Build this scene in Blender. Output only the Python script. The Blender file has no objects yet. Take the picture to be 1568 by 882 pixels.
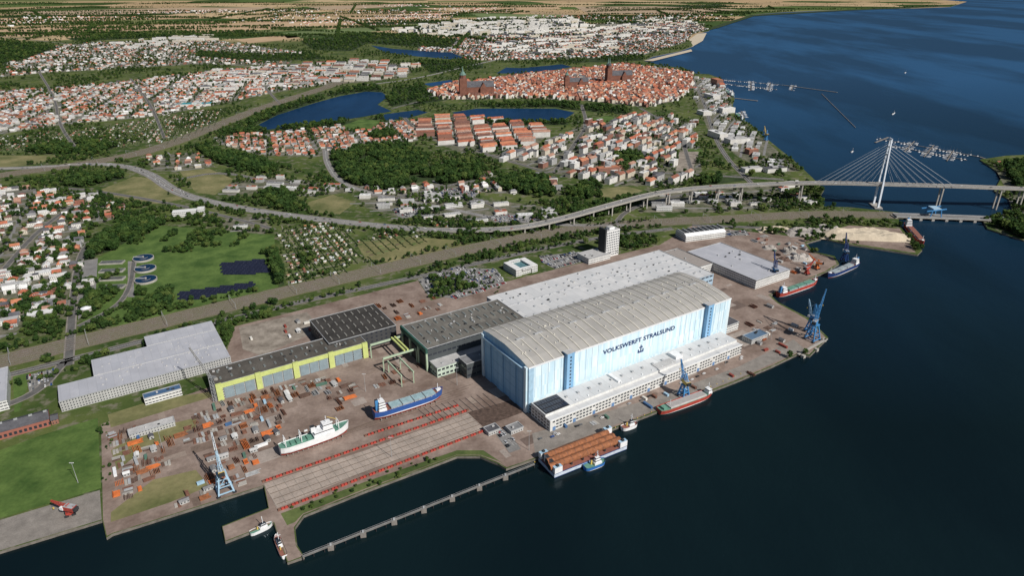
import bpy, bmesh, math, random
from mathutils import Vector, Matrix, noise
from mathutils.geometry import tessellate_polygon
R=random.Random(7)
SC=bpy.context.scene
F=1045.0; TH=math.radians(24.7); CT=math.cos(TH); ST=math.sin(TH); H=400.0
# ---------- survey: photo measurement -> ground coordinates (metres) ----------
def g(u,v,z=0.0):
    x=(u-784)/F; y=(441-v)/F
    t=(H-z)/(ST-y*CT)
    return Vector((x*t,(CT+y*ST)*t,z))
A0=Vector((15.8,570,0)); E1=Vector((.839,.544,0)); E2=Vector((-.544,.839,0)); YA=math.atan2(.544,.839)
def W(a,b,z=0): return A0+E1*a+E2*b+Vector((0,0,z))
def L(u,v,z=0):
    d=g(u,v,z)-A0; return d.dot(E1),d.dot(E2)
# ---------- materials ----------
def nt(name):
    m=bpy.data.materials.new(name); m.use_nodes=True
    t=m.node_tree; return m,t,t.nodes['Principled BSDF']
def nd(t,ty,**k):
    n=t.nodes.new(ty)
    for a,b in k.items(): setattr(n,a,b)
    return n
def lk(t,a,b): t.links.new(a,b)
def mth(t,op,a,b=None,c=None):
    n=nd(t,'ShaderNodeMath',operation=op)
    for i,x in enumerate((a,b,c)):
        if x is None: continue
        if isinstance(x,(int,float)): n.inputs[i].default_value=x
        else: lk(t,x,n.inputs[i])
    return n.outputs[0]
def mix(t,f,a,b,mode='MIX'):
    n=nd(t,'ShaderNodeMix',data_type='RGBA',blend_type=mode)
    if isinstance(f,(int,float)): n.inputs[0].default_value=f
    else: lk(t,f,n.inputs[0])
    for i,x in ((6,a),(7,b)):
        if isinstance(x,(tuple,list)): n.inputs[i].default_value=(*x[:3],1)
        else: lk(t,x,n.inputs[i])
    return n.outputs[2]
def nz(t,scale,detail=4,rough=.6,stretch=None,off=0):
    p=nd(t,'ShaderNodeNewGeometry').outputs['Position']
    if stretch:
        mp=nd(t,'ShaderNodeMapping'); lk(t,p,mp.inputs[0]); mp.inputs['Scale'].default_value=stretch
        mp.inputs['Rotation'].default_value=(0,0,off); p=mp.outputs[0]
    n=nd(t,'ShaderNodeTexNoise'); lk(t,p,n.inputs['Vector'])
    n.inputs['Scale'].default_value=scale; n.inputs['Detail'].default_value=detail; n.inputs['Roughness'].default_value=rough
    return n.outputs['Fac']
def rng(t,f,a,b,c=0,d=1):
    n=nd(t,'ShaderNodeMapRange'); lk(t,f,n.inputs[0])
    for i,x in enumerate((a,b,c,d)): n.inputs[i+1].default_value=x
    return n.outputs[0]
MATS={}
def M(name,c,r=.85,n=.25,s=.25,c2=None,metal=0,spec=.25):
    if name in MATS: return MATS[name]
    m,t,p=nt(name)
    lo=tuple(x*(1-n) for x in c); hi=tuple(min(1,x*(1+n)) for x in c) if c2 is None else c2
    f=rng(t,nz(t,s),.32,.68)
    col=mix(t,f,lo,hi)
    f2=rng(t,nz(t,s*9,2),.3,.7,.85,1.1)
    cc=nd(t,'ShaderNodeVectorMath',operation='SCALE'); lk(t,col,cc.inputs[0]); lk(t,f2,cc.inputs['Scale'])
    lk(t,cc.outputs[0],p.inputs['Base Color'])
    p.inputs['Roughness'].default_value=r; p.inputs['Metallic'].default_value=metal; p.inputs['Specular IOR Level'].default_value=spec
    MATS[name]=m; return m
def fr(t,x,k,off=0): return mth(t,'FRACT',mth(t,'ADD',mth(t,'DIVIDE',x,k),off))
def band(t,f,a,b): return mth(t,'MULTIPLY',mth(t,'GREATER_THAN',f,a),mth(t,'LESS_THAN',f,b))
def MW(name,c,pu=2.6,pv=3.0,wu=(.3,.7),wv=(.35,.78)):
    m,t,p=nt(name)
    s=nd(t,'ShaderNodeSeparateXYZ'); lk(t,nd(t,'ShaderNodeUVMap').outputs[0],s.inputs[0])
    w=mth(t,'MULTIPLY',band(t,fr(t,s.outputs[0],pu),*wu),band(t,fr(t,s.outputs[1],pv),*wv))
    base=mix(t,rng(t,nz(t,.08),.35,.65),tuple(x*.82 for x in c),c)
    lk(t,mix(t,w,base,(.03,.035,.045)),p.inputs['Base Color'])
    lk(t,mth(t,'SUBTRACT',.8,mth(t,'MULTIPLY',w,.6)),p.inputs['Roughness'])
    MATS[name]=m; return m
def MS(name,c1,c2,pu=3.0,pv=9.0,r=.5,seamk=.5):
    """sheet-metal cladding in panels"""
    m,t,p=nt(name)
    s=nd(t,'ShaderNodeSeparateXYZ'); lk(t,nd(t,'ShaderNodeUVMap').outputs[0],s.inputs[0])
    cx=nd(t,'ShaderNodeCombineXYZ')
    lk(t,mth(t,'FLOOR',mth(t,'DIVIDE',s.outputs[0],pu)),cx.inputs[0]); lk(t,mth(t,'FLOOR',mth(t,'DIVIDE',s.outputs[1],pv)),cx.inputs[1])
    wn=nd(t,'ShaderNodeTexWhiteNoise',noise_dimensions='2D'); lk(t,cx.outputs[0],wn.inputs[0])
    seam=mth(t,'LESS_THAN',fr(t,s.outputs[0],pu),.06)
    col=mix(t,wn.outputs[0],c1,c2)
    col=mix(t,mth(t,'MULTIPLY',seam,seamk),col,tuple(x*.4 for x in c1))
    col=mix(t,rng(t,nz(t,.05,6,.7,(1,1,.25)),.4,.75,0,.35),col,tuple(x*.55 for x in c2))
    lk(t,col,p.inputs['Base Color']); p.inputs['Roughness'].default_value=r
    MATS[name]=m; return m
# palette
white=M('white_paint',(.72,.73,.74),.6,.08); offw=M('pale_render',(.62,.6,.55),.85,.12)
steel=M('galvanised_steel',(.35,.36,.37),.5,.2); dark=M('dark_steel',(.035,.037,.04),.6,.3); glass=M('window_glass',(.02,.028,.04),.12,.2,spec=.6)
blue=M('crane_blue',(.06,.22,.46),.5,.15); navy=M('navy_paint',(.015,.04,.14),.5,.15); yel=M('crane_yellow',(.58,.42,.1),.5,.12)
lblue=M('light_blue_paint',(.34,.5,.63),.5,.12)
red=M('red_paint',(.36,.055,.04),.6,.2); rust=M('rusty_steel',(.26,.105,.05),.85,.35,.4); rust2=M('primed_steel',(.17,.085,.06),.85,.3,.4); orange=M('orange_paint',(.55,.16,.05),.65,.2); rust3=M('brown_steel',(.11,.07,.055),.85,.3,.4)
green=M('green_paint',(.08,.25,.19),.6,.2); limeg=M('lime_cladding',(.5,.56,.2),.6,.1)
asph=M('asphalt',(.11,.108,.104),.9,.25,.08); asphl=M('worn_asphalt',(.2,.195,.19),.9,.2,.05); conc=M('concrete',(.36,.34,.31),.9,.15,.15); concd=M('old_concrete',(.22,.2,.18),.9,.2,.1)
mark=M('road_marking',(.75,.75,.72),.7,.05)
grass=M('grass',(.06,.1,.025),.95,.3,.03,c2=(.12,.15,.05)); lawn=M('mown_lawn',(.05,.105,.02),.95,.25,.035,c2=(.105,.165,.04)); dry=M('dry_meadow',(.13,.15,.05),.95,.3,.02,c2=(.23,.205,.1))
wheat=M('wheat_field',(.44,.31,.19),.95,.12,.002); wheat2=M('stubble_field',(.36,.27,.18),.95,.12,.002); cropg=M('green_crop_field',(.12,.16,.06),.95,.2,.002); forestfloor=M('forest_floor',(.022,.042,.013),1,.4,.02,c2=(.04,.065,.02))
sandm=M('sand',(.5,.43,.33),.95,.12,.1); lotm=M('rubble_lot',(.23,.195,.16),.95,.3,.08,c2=(.33,.29,.245)); gravel=M('gravel',(.31,.285,.26),.95,.2,.2); ballast=M('railway_ballast',(.25,.205,.16),.95,.3,.05,c2=(.13,.135,.06)); rail_m=M('rail_track',(.12,.09,.07),.7,.2,.3); trackb=M('sleeper_bed',(.14,.115,.095),.9,.25,.3)
yardm=M('yard_concrete',(.2,.142,.115),.92,.25,.03,c2=(.3,.235,.2)); yardl=M('ramp_concrete',(.34,.285,.245),.9,.18,.06)
townm=M('town_ground',(.055,.085,.025),.95,.3,.06,c2=(.2,.18,.145)); oldm=M('cobbled_ground',(.13,.105,.09),.95,.25,.06,c2=(.2,.17,.145)); allotm=M('garden_plots',(.045,.085,.02),.95,.3,.12,c2=(.13,.15,.055))
roofR=[M('red_tile_roof',(.33,.105,.06),.85,.3,.12),M('orange_tile_roof',(.4,.16,.09),.85,.25,.12),M('brown_tile_roof',(.22,.09,.06),.85,.25,.12),M('faded_tile_roof',(.33,.19,.14),.85,.2,.12),M('dark_tile_roof',(.14,.07,.055),.85,.25,.12)]
roofG=[M('slate_roof',(.09,.09,.1),.8,.25,.12),M('grey_bitumen_roof',(.2,.2,.205),.85,.2,.1),M('light_flat_roof',(.42,.415,.41),.8,.12,.1),M('white_flat_roof',(.64,.64,.63),.8,.1,.1)]
wallW=MW('white_rendered_wall',(.72,.7,.66)); wallC=MW('cream_rendered_wall',(.6,.54,.44)); wallB=MW('brick_wall',(.28,.13,.09)); wallG=MW('grey_panel_wall',(.42,.42,.41))
wallWb=MW('ribbon_window_wall',(.7,.7,.68),3.2,3.4,(.08,.92),(.4,.72))
clad=MS('hall_side_cladding',(.5,.69,.8),(.72,.82,.86),2.2,13,.5,.3); cladE=MS('hall_end_cladding',(.2,.42,.64),(.3,.52,.72),6,60); towerb=MS('stair_tower_cladding',(.18,.38,.6),(.24,.44,.66),3,60)
roofH=MS('hall_roof_sheet',(.33,.32,.3),(.4,.385,.36),5.7,14,.65,.25); roofWh=MS('white_membrane_roof',(.52,.53,.54),(.6,.6,.6),12.5,30,.65,.25); roofLG=MS('grey_sheet_roof',(.38,.39,.43),(.44,.445,.48),8,15,.6,.2)
roofDk=MS('old_bitumen_roof',(.1,.095,.085),(.17,.16,.14),8,10,.85)
# ---------- mesh builder ----------
class MB:
    def __init__(s): s.v=[];s.f=[];s.m=[];s.uv=[];s.mats=[];s.mi={};s.T=None
    def mat(s,m):
        k=m.name
        if k not in s.mi: s.mi[k]=len(s.mats); s.mats.append(m)
        return s.mi[k]
    def face(s,pts,m,uv=None):
        i=len(s.v)
        for p in pts:
            p=Vector(p)
            if s.T is not None: p=s.T@p
            s.v.append((p.x,p.y,p.z))
        n=len(pts); s.f.append(tuple(range(i,i+n))); s.m.append(s.mat(m))
        s.uv.extend(uv if uv else [(0,0)]*n)
    def box(s,cx,cy,lx,ly,z0,z1,ang,m,mt=None,tx=1,ty=1):
        c,sn=math.cos(ang),math.sin(ang)
        def P(x,y,z): return (cx+x*c-y*sn,cy+x*sn+y*c,z)
        hx,hy=lx/2,ly/2; q=[(-hx,-hy),(hx,-hy),(hx,hy),(-hx,hy)]
        u=0
        for i in range(4):
            a,b=q[i],q[(i+1)%4]; l=(lx,ly)[i%2]
            s.face([P(*a,z0),P(*b,z0),P(b[0]*tx,b[1]*ty,z1),P(a[0]*tx,a[1]*ty,z1)],m,[(u,0),(u+l,0),(u+l,z1-z0),(u,z1-z0)]); u+=l
        s.face([P(x*tx,y*ty,z1) for x,y in q],mt or m,[(x,y) for x,y in q])
        if z0>.3 : s.face([P(x,y,z0) for x,y in reversed(q)],m)
    def prism(s,pts,z0,z1,m,mt=None):
        pts=[Vector(p) for p in pts]
        ar=sum(pts[i].x*pts[(i+1)%len(pts)].y-pts[(i+1)%len(pts)].x*pts[i].y for i in range(len(pts)))
        if ar<0: pts=pts[::-1]
        u=0
        for i in range(len(pts)):
            a,b=pts[i],pts[(i+1)%len(pts)]; l=(b-a).length
            s.face([(a.x,a.y,z0),(b.x,b.y,z0),(b.x,b.y,z1),(a.x,a.y,z1)],m,[(u,0),(u+l,0),(u+l,z1-z0),(u,z1-z0)]); u+=l
        s.sheet(pts,z1,mt or m)
    def sheet(s,pts,z,m):
        pts=[Vector(p) for p in pts]
        for a,b,c in tessellate_polygon([[Vector((p.x,p.y,0)) for p in pts]]):
            P=[pts[a],pts[b],pts[c]]
            if (P[1].x-P[0].x)*(P[2].y-P[0].y)-(P[1].y-P[0].y)*(P[2].x-P[0].x)<0: P=P[::-1]
            s.face([(p.x,p.y,z) for p in P],m)
    def ribbon(s,pts,w,z,m,thick=0,ms=None,off=0):
        n=len(pts); ls=[];rs=[]
        for i in range(n):
            d=(pts[min(i+1,n-1)]-pts[max(i-1,0)]); d.z=0; d.normalize(); k=Vector((-d.y,d.x,0))
            c=pts[i]+k*off; zz=Vector((0,0,z))
            ls.append(c+k*w/2+zz); rs.append(c-k*w/2+zz)
        for i in range(n-1):
            s.face([rs[i],rs[i+1],ls[i+1],ls[i]],m)
            if thick:
                t=Vector((0,0,-thick)); q=ms or m
                s.face([rs[i]+t,rs[i+1]+t,rs[i+1],rs[i]],q); s.face([ls[i+1]+t,ls[i]+t,ls[i],ls[i+1]],q)
                s.face([ls[i]+t,ls[i+1]+t,rs[i+1]+t,rs[i]+t],q)
    def gable(s,cx,cy,lx,ly,ang,h,rh,mw,mr,hip=0,z0=0,ov=.4):
        s.box(cx,cy,lx,ly,z0,z0+h,ang,mw)
        c,sn=math.cos(ang),math.sin(ang)
        def P(x,y,z): return (cx+x*c-y*sn,cy+x*sn+y*c,z+z0)
        X=lx/2+ov;Y=ly/2+ov; r=X-hip; e=h+.02
        s.face([P(-X,-Y,e),P(X,-Y,e),P(r,0,h+rh),P(-r,0,h+rh)],mr)
        s.face([P(X,Y,e),P(-X,Y,e),P(-r,0,h+rh),P(r,0,h+rh)],mr)
        q=mr if hip else mw
        s.face([P(X,-Y,e),P(X,Y,e),P(r,0,h+rh)],q); s.face([P(-X,Y,e),P(-X,-Y,e),P(-r,0,h+rh)],q)
    def beam(s,p,q,w,m,h=None):
        p=Vector(p);q=Vector(q); d=q-p
        if d.length<1e-4: return
        d.normalize(); up=Vector((0,0,1)) if abs(d.z)<.95 else Vector((1,0,0))
        x=d.cross(up).normalized(); y=x.cross(d).normalized(); x*=w/2; y*=(h or w)/2
        a=[p-x-y,p+x-y,p+x+y,p-x+y]; b=[v+(q-p) for v in a]
        for i in range(4): j=(i+1)%4; s.face([a[i],a[j],b[j],b[i]][::-1],m)
        s.face(a,m); s.face(b[::-1],m)
    def cyl(s,cx,cy,r,z0,z1,m,mt=None,n=16,r2=None):
        r2=r if r2 is None else r2
        a=[(math.cos(i*6.2832/n),math.sin(i*6.2832/n)) for i in range(n)]
        for i in range(n):
            p,q=a[i],a[(i+1)%n]
            s.face([(cx+p[0]*r,cy+p[1]*r,z0),(cx+q[0]*r,cy+q[1]*r,z0),(cx+q[0]*r2,cy+q[1]*r2,z1),(cx+p[0]*r2,cy+p[1]*r2,z1)],m)
        if r2>.01: s.face([(cx+p[0]*r2,cy+p[1]*r2,z1) for p in a],mt or m)
    def tube(s,p,q,r,m,n=14,inner=None):
        p=Vector(p);q=Vector(q);d=(q-p).normalized(); up=Vector((0,0,1)) if abs(d.z)<.95 else Vector((1,0,0))
        x=d.cross(up).normalized(); y=x.cross(d).normalized()
        a=[x*math.cos(i*6.2832/n)*r+y*math.sin(i*6.2832/n)*r for i in range(n)]
        for i in range(n):
            j=(i+1)%n; s.face([p+a[i],p+a[j],q+a[j],q+a[i]],m)
        s.face([p+k for k in a],inner or m); s.face([q+k for k in a][::-1],inner or m)
    def lattice(s,p,q,w,m,n=8,w2=None,t=.35):
        p=Vector(p);q=Vector(q);d=(q-p).normalized(); up=Vector((0,0,1)) if abs(d.z)<.95 else Vector((1,0,0))
        x=d.cross(up).normalized(); y=x.cross(d).normalized(); w2=w if w2 is None else w2
        def C(k,f):
            ww=(w+(w2-w)*f)/2; sx,sy=((-1,-1),(1,-1),(1,1),(-1,1))[k]; return p+(q-p)*f+x*ww*sx+y*ww*sy
        for k in range(4):
            s.beam(C(k,0),C(k,1),t,m)
            for i in range(n):
                a=C(k,i/n) if i%2 else C((k+1)%4,i/n); b=C((k+1)%4,(i+1)/n) if i%2 else C(k,(i+1)/n)
                s.beam(a,b,t*.6,m)
    def build(s,name,parent=None,center=True):
        if not s.v: return None
        me=bpy.data.meshes.new(name); c=Vector((0,0,0))
        if center:
            n=len(s.v); c=Vector((sum(p[0] for p in s.v)/n,sum(p[1] for p in s.v)/n,0))
            vs=[(p[0]-c.x,p[1]-c.y,p[2]) for p in s.v]
        else: vs=s.v
        me.from_pydata(vs,[],s.f)
        me.polygons.foreach_set('material_index',s.m)
        uv=me.uv_layers.new(name='UVMap'); uv.data.foreach_set('uv',[x for p in s.uv for x in p])
        for m in s.mats: me.materials.append(m)
        me.update()
        o=bpy.data.objects.new(name,me); SC.collection.objects.link(o); o.location=c
        if parent: o.parent=parent; o.location=c-parent.location
        return o
# ---------- polygons ----------
def IP(pts,z=0): return [g(u,v,z) for u,v in pts]
class Poly:
    def __init__(s,pts):
        s.p=[(q.x,q.y) for q in pts]; s.x0=min(q[0] for q in s.p);s.x1=max(q[0] for q in s.p);s.y0=min(q[1] for q in s.p);s.y1=max(q[1] for q in s.p)
    def has(s,x,y):
        if x<s.x0 or x>s.x1 or y<s.y0 or y>s.y1: return False
        c=False;p=s.p;j=len(p)-1
        for i in range(len(p)):
            xi,yi=p[i];xj,yj=p[j]
            if (yi>y)!=(yj>y) and x<(xj-xi)*(y-yi)/(yj-yi)+xi: c=not c
            j=i
        return c
coast=[(-600,1035),(0,845),(157,797),(163,824),(172,818),(330,768),(404,744),(411,778),(340,806),(345,830),(419,801),(440,862),(466,853),(455,835),(452,808),(465,790),(560,752),(640,722),(700,699),(735,699),(762,710),(775,718),(818,703),(900,672),(1000,633),(1125,585),(1180,562),(1222,542),(1240,545),(1268,517),(1238,487),(1192,463),(1180,452),(1215,435),(1262,418),(1285,404),(1278,392),(1245,385),(1235,372),(1260,365),(1300,374),(1405,390),(1412,383),(1395,368),(1378,345),(1376,336),(1376,325),(1300,317),(1262,316),(1256,300),(1262,290),(1240,268),(1215,245),(1190,225),(1165,205),(1150,190),(1127,178),(1122,160),(1125,150),(1108,140),(1105,120),(1085,113),(1062,112),(1048,104),(1015,100),(985,93),(1000,86),(1040,78),(1062,70),(1055,60),(1068,51),(1085,47),(1092,40),(1120,32),(1150,22),(1200,18),(1300,14),(1400,12),(1455,10),(1480,2)]
land=IP(coast)+[Vector((14000,70000,0)),Vector((-90000,70000,0)),Vector((-90000,-3000,0)),Vector((-3000,-600,0))]
isl1=IP([(1500,244),(1540,238),(1800,228),(1950,300),(1900,420),(1568,368),(1512,350),(1505,338),(1550,322),(1545,305),(1522,292),(1535,268)])
LANDP=Poly(land); ISLP=Poly(isl1)
def ground_mat():
    m,t,p=nt('ground_soil_and_grass')
    a=nz(t,.012,5); b=nz(t,.07,4); c=nz(t,.0016,3)
    col=mix(t,rng(t,a,.38,.62),(.04,.07,.02),(.11,.135,.045))
    col=mix(t,rng(t,b,.52,.64,0,.75),col,(.21,.185,.15))
    col=mix(t,rng(t,nz(t,.5,3),.3,.7,0,.35),col,(.035,.055,.018))
    pos=nd(t,'ShaderNodeNewGeometry').outputs['Position']
    mp=nd(t,'ShaderNodeMapping'); lk(t,pos,mp.inputs[0]); mp.inputs['Scale'].default_value=(.001,.0015,0)
    mp.inputs['Rotation'].default_value=(0,0,.25)
    vo=nd(t,'ShaderNodeTexVoronoi'); vo.inputs['Scale'].default_value=1; lk(t,mp.outputs[0],vo.inputs['Vector'])
    s=nd(t,'ShaderNodeSeparateColor'); lk(t,vo.outputs['Color'],s.inputs[0])
    rp=nd(t,'ShaderNodeValToRGB'); rp.color_ramp.interpolation='CONSTANT'
    e=rp.color_ramp.elements; e[0].position=0; e[0].color=(.42,.3,.18,1); e[1].position=.22; e[1].color=(.08,.12,.04,1)
    for q,cc in ((.36,(.36,.26,.16)),(.52,(.05,.085,.03)),(.66,(.17,.18,.08)),(.74,(.04,.065,.022)),(.86,(.46,.34,.21))):
        x=e.new(q); x.color=(*cc,1)
    lk(t,s.outputs[0],rp.inputs[0])
    sp=nd(t,'ShaderNodeSeparateXYZ'); lk(t,pos,sp.inputs[0])
    far=rng(t,mth(t,'ADD',sp.outputs[1],mth(t,'MULTIPLY',c,1500)),5400,5700)
    fc=mix(t,rng(t,nz(t,.006,5,.7),.4,.6,0,.25),rp.outputs[0],(.07,.095,.035))
    lk(t,mix(t,far,col,fc),p.inputs['Base Color']); p.inputs['Roughness'].default_value=1; p.inputs['Specular IOR Level'].default_value=.0
    return m
gm=ground_mat()
wallq=M('quay_wall',(.16,.145,.125),.9,.3,.2)
b=MB(); b.prism(land,-8,0,wallq,gm); b.prism(isl1,-8,0,wallq,gm); b.build('ground',center=False)
def water_mat(nm,c1,c2,far,gl=.12):
    m,t,p=nt(nm)
    pos=nd(t,'ShaderNodeNewGeometry').outputs['Position']; sp=nd(t,'ShaderNodeSeparateXYZ'); lk(t,pos,sp.inputs[0])
    f=rng(t,nz(t,.004,5,.55,(1,.35,1),.4),.4,.62)
    col=mix(t,f,c1,c2)
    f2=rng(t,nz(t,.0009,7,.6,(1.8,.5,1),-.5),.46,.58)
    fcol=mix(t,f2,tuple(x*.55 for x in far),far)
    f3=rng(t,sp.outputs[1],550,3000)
    col=mix(t,f3,col,fcol)  # bluer with distance: reflected sky put into the base colour
    bp=nd(t,'ShaderNodeBump'); bp.inputs['Strength'].default_value=.5; bp.inputs['Distance'].default_value=.5
    h=mth(t,'ADD',nz(t,.3,5,.65,(1,.6,1),.6),mth(t,'MULTIPLY',nz(t,.04,3,.5),2.5)); lk(t,h,bp.inputs['Height'])
    d=nd(t,'ShaderNodeBsdfDiffuse'); lk(t,col,d.inputs[0]); lk(t,bp.outputs[0],d.inputs['Normal'])
    gg=nd(t,'ShaderNodeBsdfGlossy'); gg.inputs['Roughness'].default_value=.18; lk(t,bp.outputs[0],gg.inputs['Normal'])
    gg.inputs[0].default_value=(.75,.88,1,1)
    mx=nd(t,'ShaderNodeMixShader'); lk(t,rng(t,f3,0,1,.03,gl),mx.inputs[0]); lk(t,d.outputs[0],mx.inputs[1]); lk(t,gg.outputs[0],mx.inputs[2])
    lk(t,mx.outputs[0],t.nodes['Material Output'].inputs[0])
    return m
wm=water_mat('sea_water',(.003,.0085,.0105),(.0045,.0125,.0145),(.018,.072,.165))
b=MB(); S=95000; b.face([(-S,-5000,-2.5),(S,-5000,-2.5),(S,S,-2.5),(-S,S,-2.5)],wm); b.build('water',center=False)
lm=water_mat('lake_water',(.006,.022,.05),(.008,.03,.07),(.014,.055,.14),.08)
lakes=[[(385,196),(425,176),(480,158),(520,147),(560,140),(585,141),(594,148),(578,160),(600,170),(560,178),(520,184),(470,190),(405,199)],
[(580,176),(640,168),(655,172),(620,182),(590,184)],
[(692,172),(730,166),(800,166),(850,166),(880,172),(862,184),(810,187),(750,182),(705,178)],
[(568,69),(600,74),(650,78),(690,80),(712,88),(690,90),(640,86),(590,80)],[(760,112),(775,103),(800,104),(860,98),(876,102),(830,110),(790,112)],[(648,128),(690,122),(700,126),(660,132)]]
b=MB(); LK=[]
for l in lakes: q=IP(l); b.sheet(q,.25,lm); LK.append(Poly(q))
b.build('lake',center=False)
# ---------- ground patches ----------
EXT=[];EXH=[]
def patch(name,items,z,m,ext=True,exh=True):
    b=MB()
    for l in items:
        q=IP(l); b.sheet(q,z,m)
        if ext: EXT.append(Poly(q))
        if exh: EXH.append(Poly(q))
    b.build(name,center=False)
EXT+=LK; EXH+=LK
yard=[(155,650),(330,590),(360,500),(640,430),(660,460),(880,405),(1010,375),(1060,345),(1240,365),(1300,345),(1378,350),(1402,387),(1300,372),(1262,362.5),(1231,371),(1242,386.5),(1276,394),(1281,404),(1262,416),(1176,451.5),(1190,464),(1234,488),(1264,516.5),(1239,543),(1222,540.5),(1180,560.5),(1124,583.5),(1000,631),(899,670.5),(818,701.5),(776,716),(763,708.5),(736,697.5),(699,697.5),(639,720),(559,750.5),(464,788.5),(450,808),(453,836),(464,852),(441,860.5),(420,800),(345.5,828.5),(341,807),(412,779),(405,743),(330,767),(173,816.5),(164,821),(158,796)]
patch('shipyard_pavement',[yard],.05,yardm)
YP=Poly(IP(yard))
b=MB(); sl_=[M('slab_tone_%d'%i,c,.92,.2,.06) for i,c in enumerate(((.27,.215,.18),(.17,.125,.1),(.31,.265,.235),(.23,.175,.145),(.135,.1,.085)))]
k=0
for _ in range(900):
    if k>=150: break
    a=R.uniform(-380,430); bb=R.uniform(-60,230); w=R.choice((6,10,14,24,40)); h=R.choice((5,8,12,18))
    cs=[W(a+x,bb+y) for x,y in ((0,0),(w,0),(w,h),(0,h))]
    if not all(YP.has(c.x,c.y) for c in cs) or (-240<a<-40 and -30<bb<70): continue
    b.sheet(cs,.055+k*.00025,R.choice(sl_)); k+=1
b.build('concrete_slab_repairs',center=False)
patch('ramp_pavement',[[(404,741),(560,690),(716,632),(742,658),(640,694),(560,722),(424,779)]],.1,yardl,False,False)
patch('quay_pavement',[[(-200,868),(-200,848),(0,797),(153,751),(156,796),(0,843.5),(-200,906)],[(815,664),(1000,610),(1130,562),(1215,520),(1240,541),(1222,539),(1125,582),(1000,629),(850,686),(820,700)]],.1,concd)
patch('verge_grass',[[(430,787),(560,738),(700,690),(740,690),(770,710),(762,706),(736,697),(699,697),(559,749),(464,787),(452,800),(440,805)]],.12,grass,False)
patch('meadow',[[(-300,755),(0,690),(60,668),(150,640),(155,748),(-60,812),(-300,870)]],.08,lawn)
patch('meadow',[[(128,500),(118,440),(150,395),(240,345),(330,352),(420,360),(426,440),(300,470),(200,500)],[(50,570),(30,630),(22,632),(20,572)]],.06,lawn,False)
patch('dry_meadow',[[(155,290),(205,270),(250,275),(280,305),(240,312),(185,308)],[(470,310),(510,298),(545,310),(520,328),(475,325)],[(-100,240),(0,238),(95,238),(60,250),(0,258),(-100,262)],[(275,262),(320,258),(360,275),(330,298),(300,295)],[(545,372),(620,362),(700,368),(720,376),(600,402),(560,396)],[(905,290),(960,285),(985,292),(930,308)]],.06,dry)
patch('sports_field',[[(515,196),(552,182),(590,185),(565,199)],[(903,182),(935,176),(945,184),(915,190)],[(1045,228),(1075,228),(1078,238),(1048,240)]],.08,lawn)
patch('sandy_lot',[[(366,502),(470,478),(492,505),(400,545),(372,535)],[(1040,232),(1070,232),(1060,262),(1035,262)]],.12,lotm)
patch('wheat_field',[[(-300,52),(0,44),(200,38),(330,32),(350,38),(200,48),(0,56),(-300,70)],[(-300,36),(60,27),(280,22),(300,26),(0,38),(-300,46)],[(270,44),(430,30),(600,22),(700,18),(690,26),(560,34),(420,44),(300,52)],[(640,12),(850,8),(860,13),(700,17)],[(360,60),(450,52),(460,58),(380,66)]],.2,wheat)
patch('stubble_field',[[(880,10),(1000,9),(1130,14),(1060,22),(900,20)],[(0,18),(250,12),(420,10),(400,16),(100,23)],[(470,10),(620,5),(640,8),(500,15)],[(-300,26),(-100,20),(-100,26),(-300,33)]],.2,wheat2)
patch('crop_field',[[(430,50),(560,40),(640,36),(650,42),(540,50),(440,58)],[(720,20),(860,22),(880,27),(740,27)]],.2,cropg)
patch('beach',[[(1058,72),(1076,62),(1082,50),(1068,51),(1055,60),(1061,69)],[(986,92.6),(1058,75),(1060,78),(1000,93)]],.15,sandm)
woods=[[(505,240),(560,225),(620,222),(652,240),(655,275),(600,292),(540,282),(510,268)],[(655,262),(700,250),(735,250),(735,278),(690,285),(655,278)],[(760,275),(800,268),(835,275),(850,300),(800,298),(765,290)],[(865,300),(900,278),(930,290),(900,305)],
[(-300,75),(0,60),(90,72),(40,90),(0,100),(-300,130)],[(460,62),(560,50),(640,54),(700,60),(690,74),(620,70),(560,66),(540,78),(480,76)],[(300,78),(420,84),(480,82),(500,90),(400,94),(300,88)],
[(590,150),(650,150),(690,152),(640,160),(600,163)],[(730,158),(880,158),(970,168),(960,176),(880,168),(850,164),(740,164)],[(600,135),(650,130),(660,150),(600,150)],[(490,150),(545,132),(580,132),(585,140),(545,141)],
[(330,205),(390,198),(470,192),(560,182),(600,178),(560,188),(400,206)],[(385,194),(360,200),(400,175),(480,150),(500,150),(430,174)],
[(110,290),(160,280),(195,272),(150,270),(95,280)],[(300,228),(380,240),(430,258),(400,266),(330,250)],[(175,345),(215,335),(250,345),(220,362),(185,375)],[(128,375),(170,350),(185,380),(150,390),(118,415)],
[(400,300),(435,292),(460,312),(430,322)],[(870,328),(960,308),(1020,305),(1000,315),(900,336)],[(1060,278),(1120,268),(1175,272),(1080,284)],
[(850,92),(985,84),(985,92),(920,95),(860,96)],[(1085,46),(1092,40),(1150,22),(1300,14),(1440,8),(1440,10),(1300,15.5),(1155,24),(1100,42)],[(240,460),(262,446),(262,470),(225,482)],[(418,395),(428,440),(436,436),(424,392)],
[(1535,250),(1800,240),(1800,300),(1560,300)],[(1520,345),(1700,350),(1700,385),(1568,366)],[(640,95),(740,96),(740,104),(660,112)],[(880,14),(1100,6),(1130,10),(1000,14)],[(540,34),(800,28),(1000,24),(1000,26),(800,32),(560,38)],[(0,24),(300,17),(600,9),(600,11),(300,19.5),(0,27)],[(735,187),(870,187),(870,191),(760,193)],[(100,58),(330,48),(420,48),(330,53),(120,63)],[(940,240),(975,232),(985,250),(950,262)],[(560,205),(600,200),(606,210),(570,216)],[(30,230),(120,215),(180,225),(150,236),(60,236)]]
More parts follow.
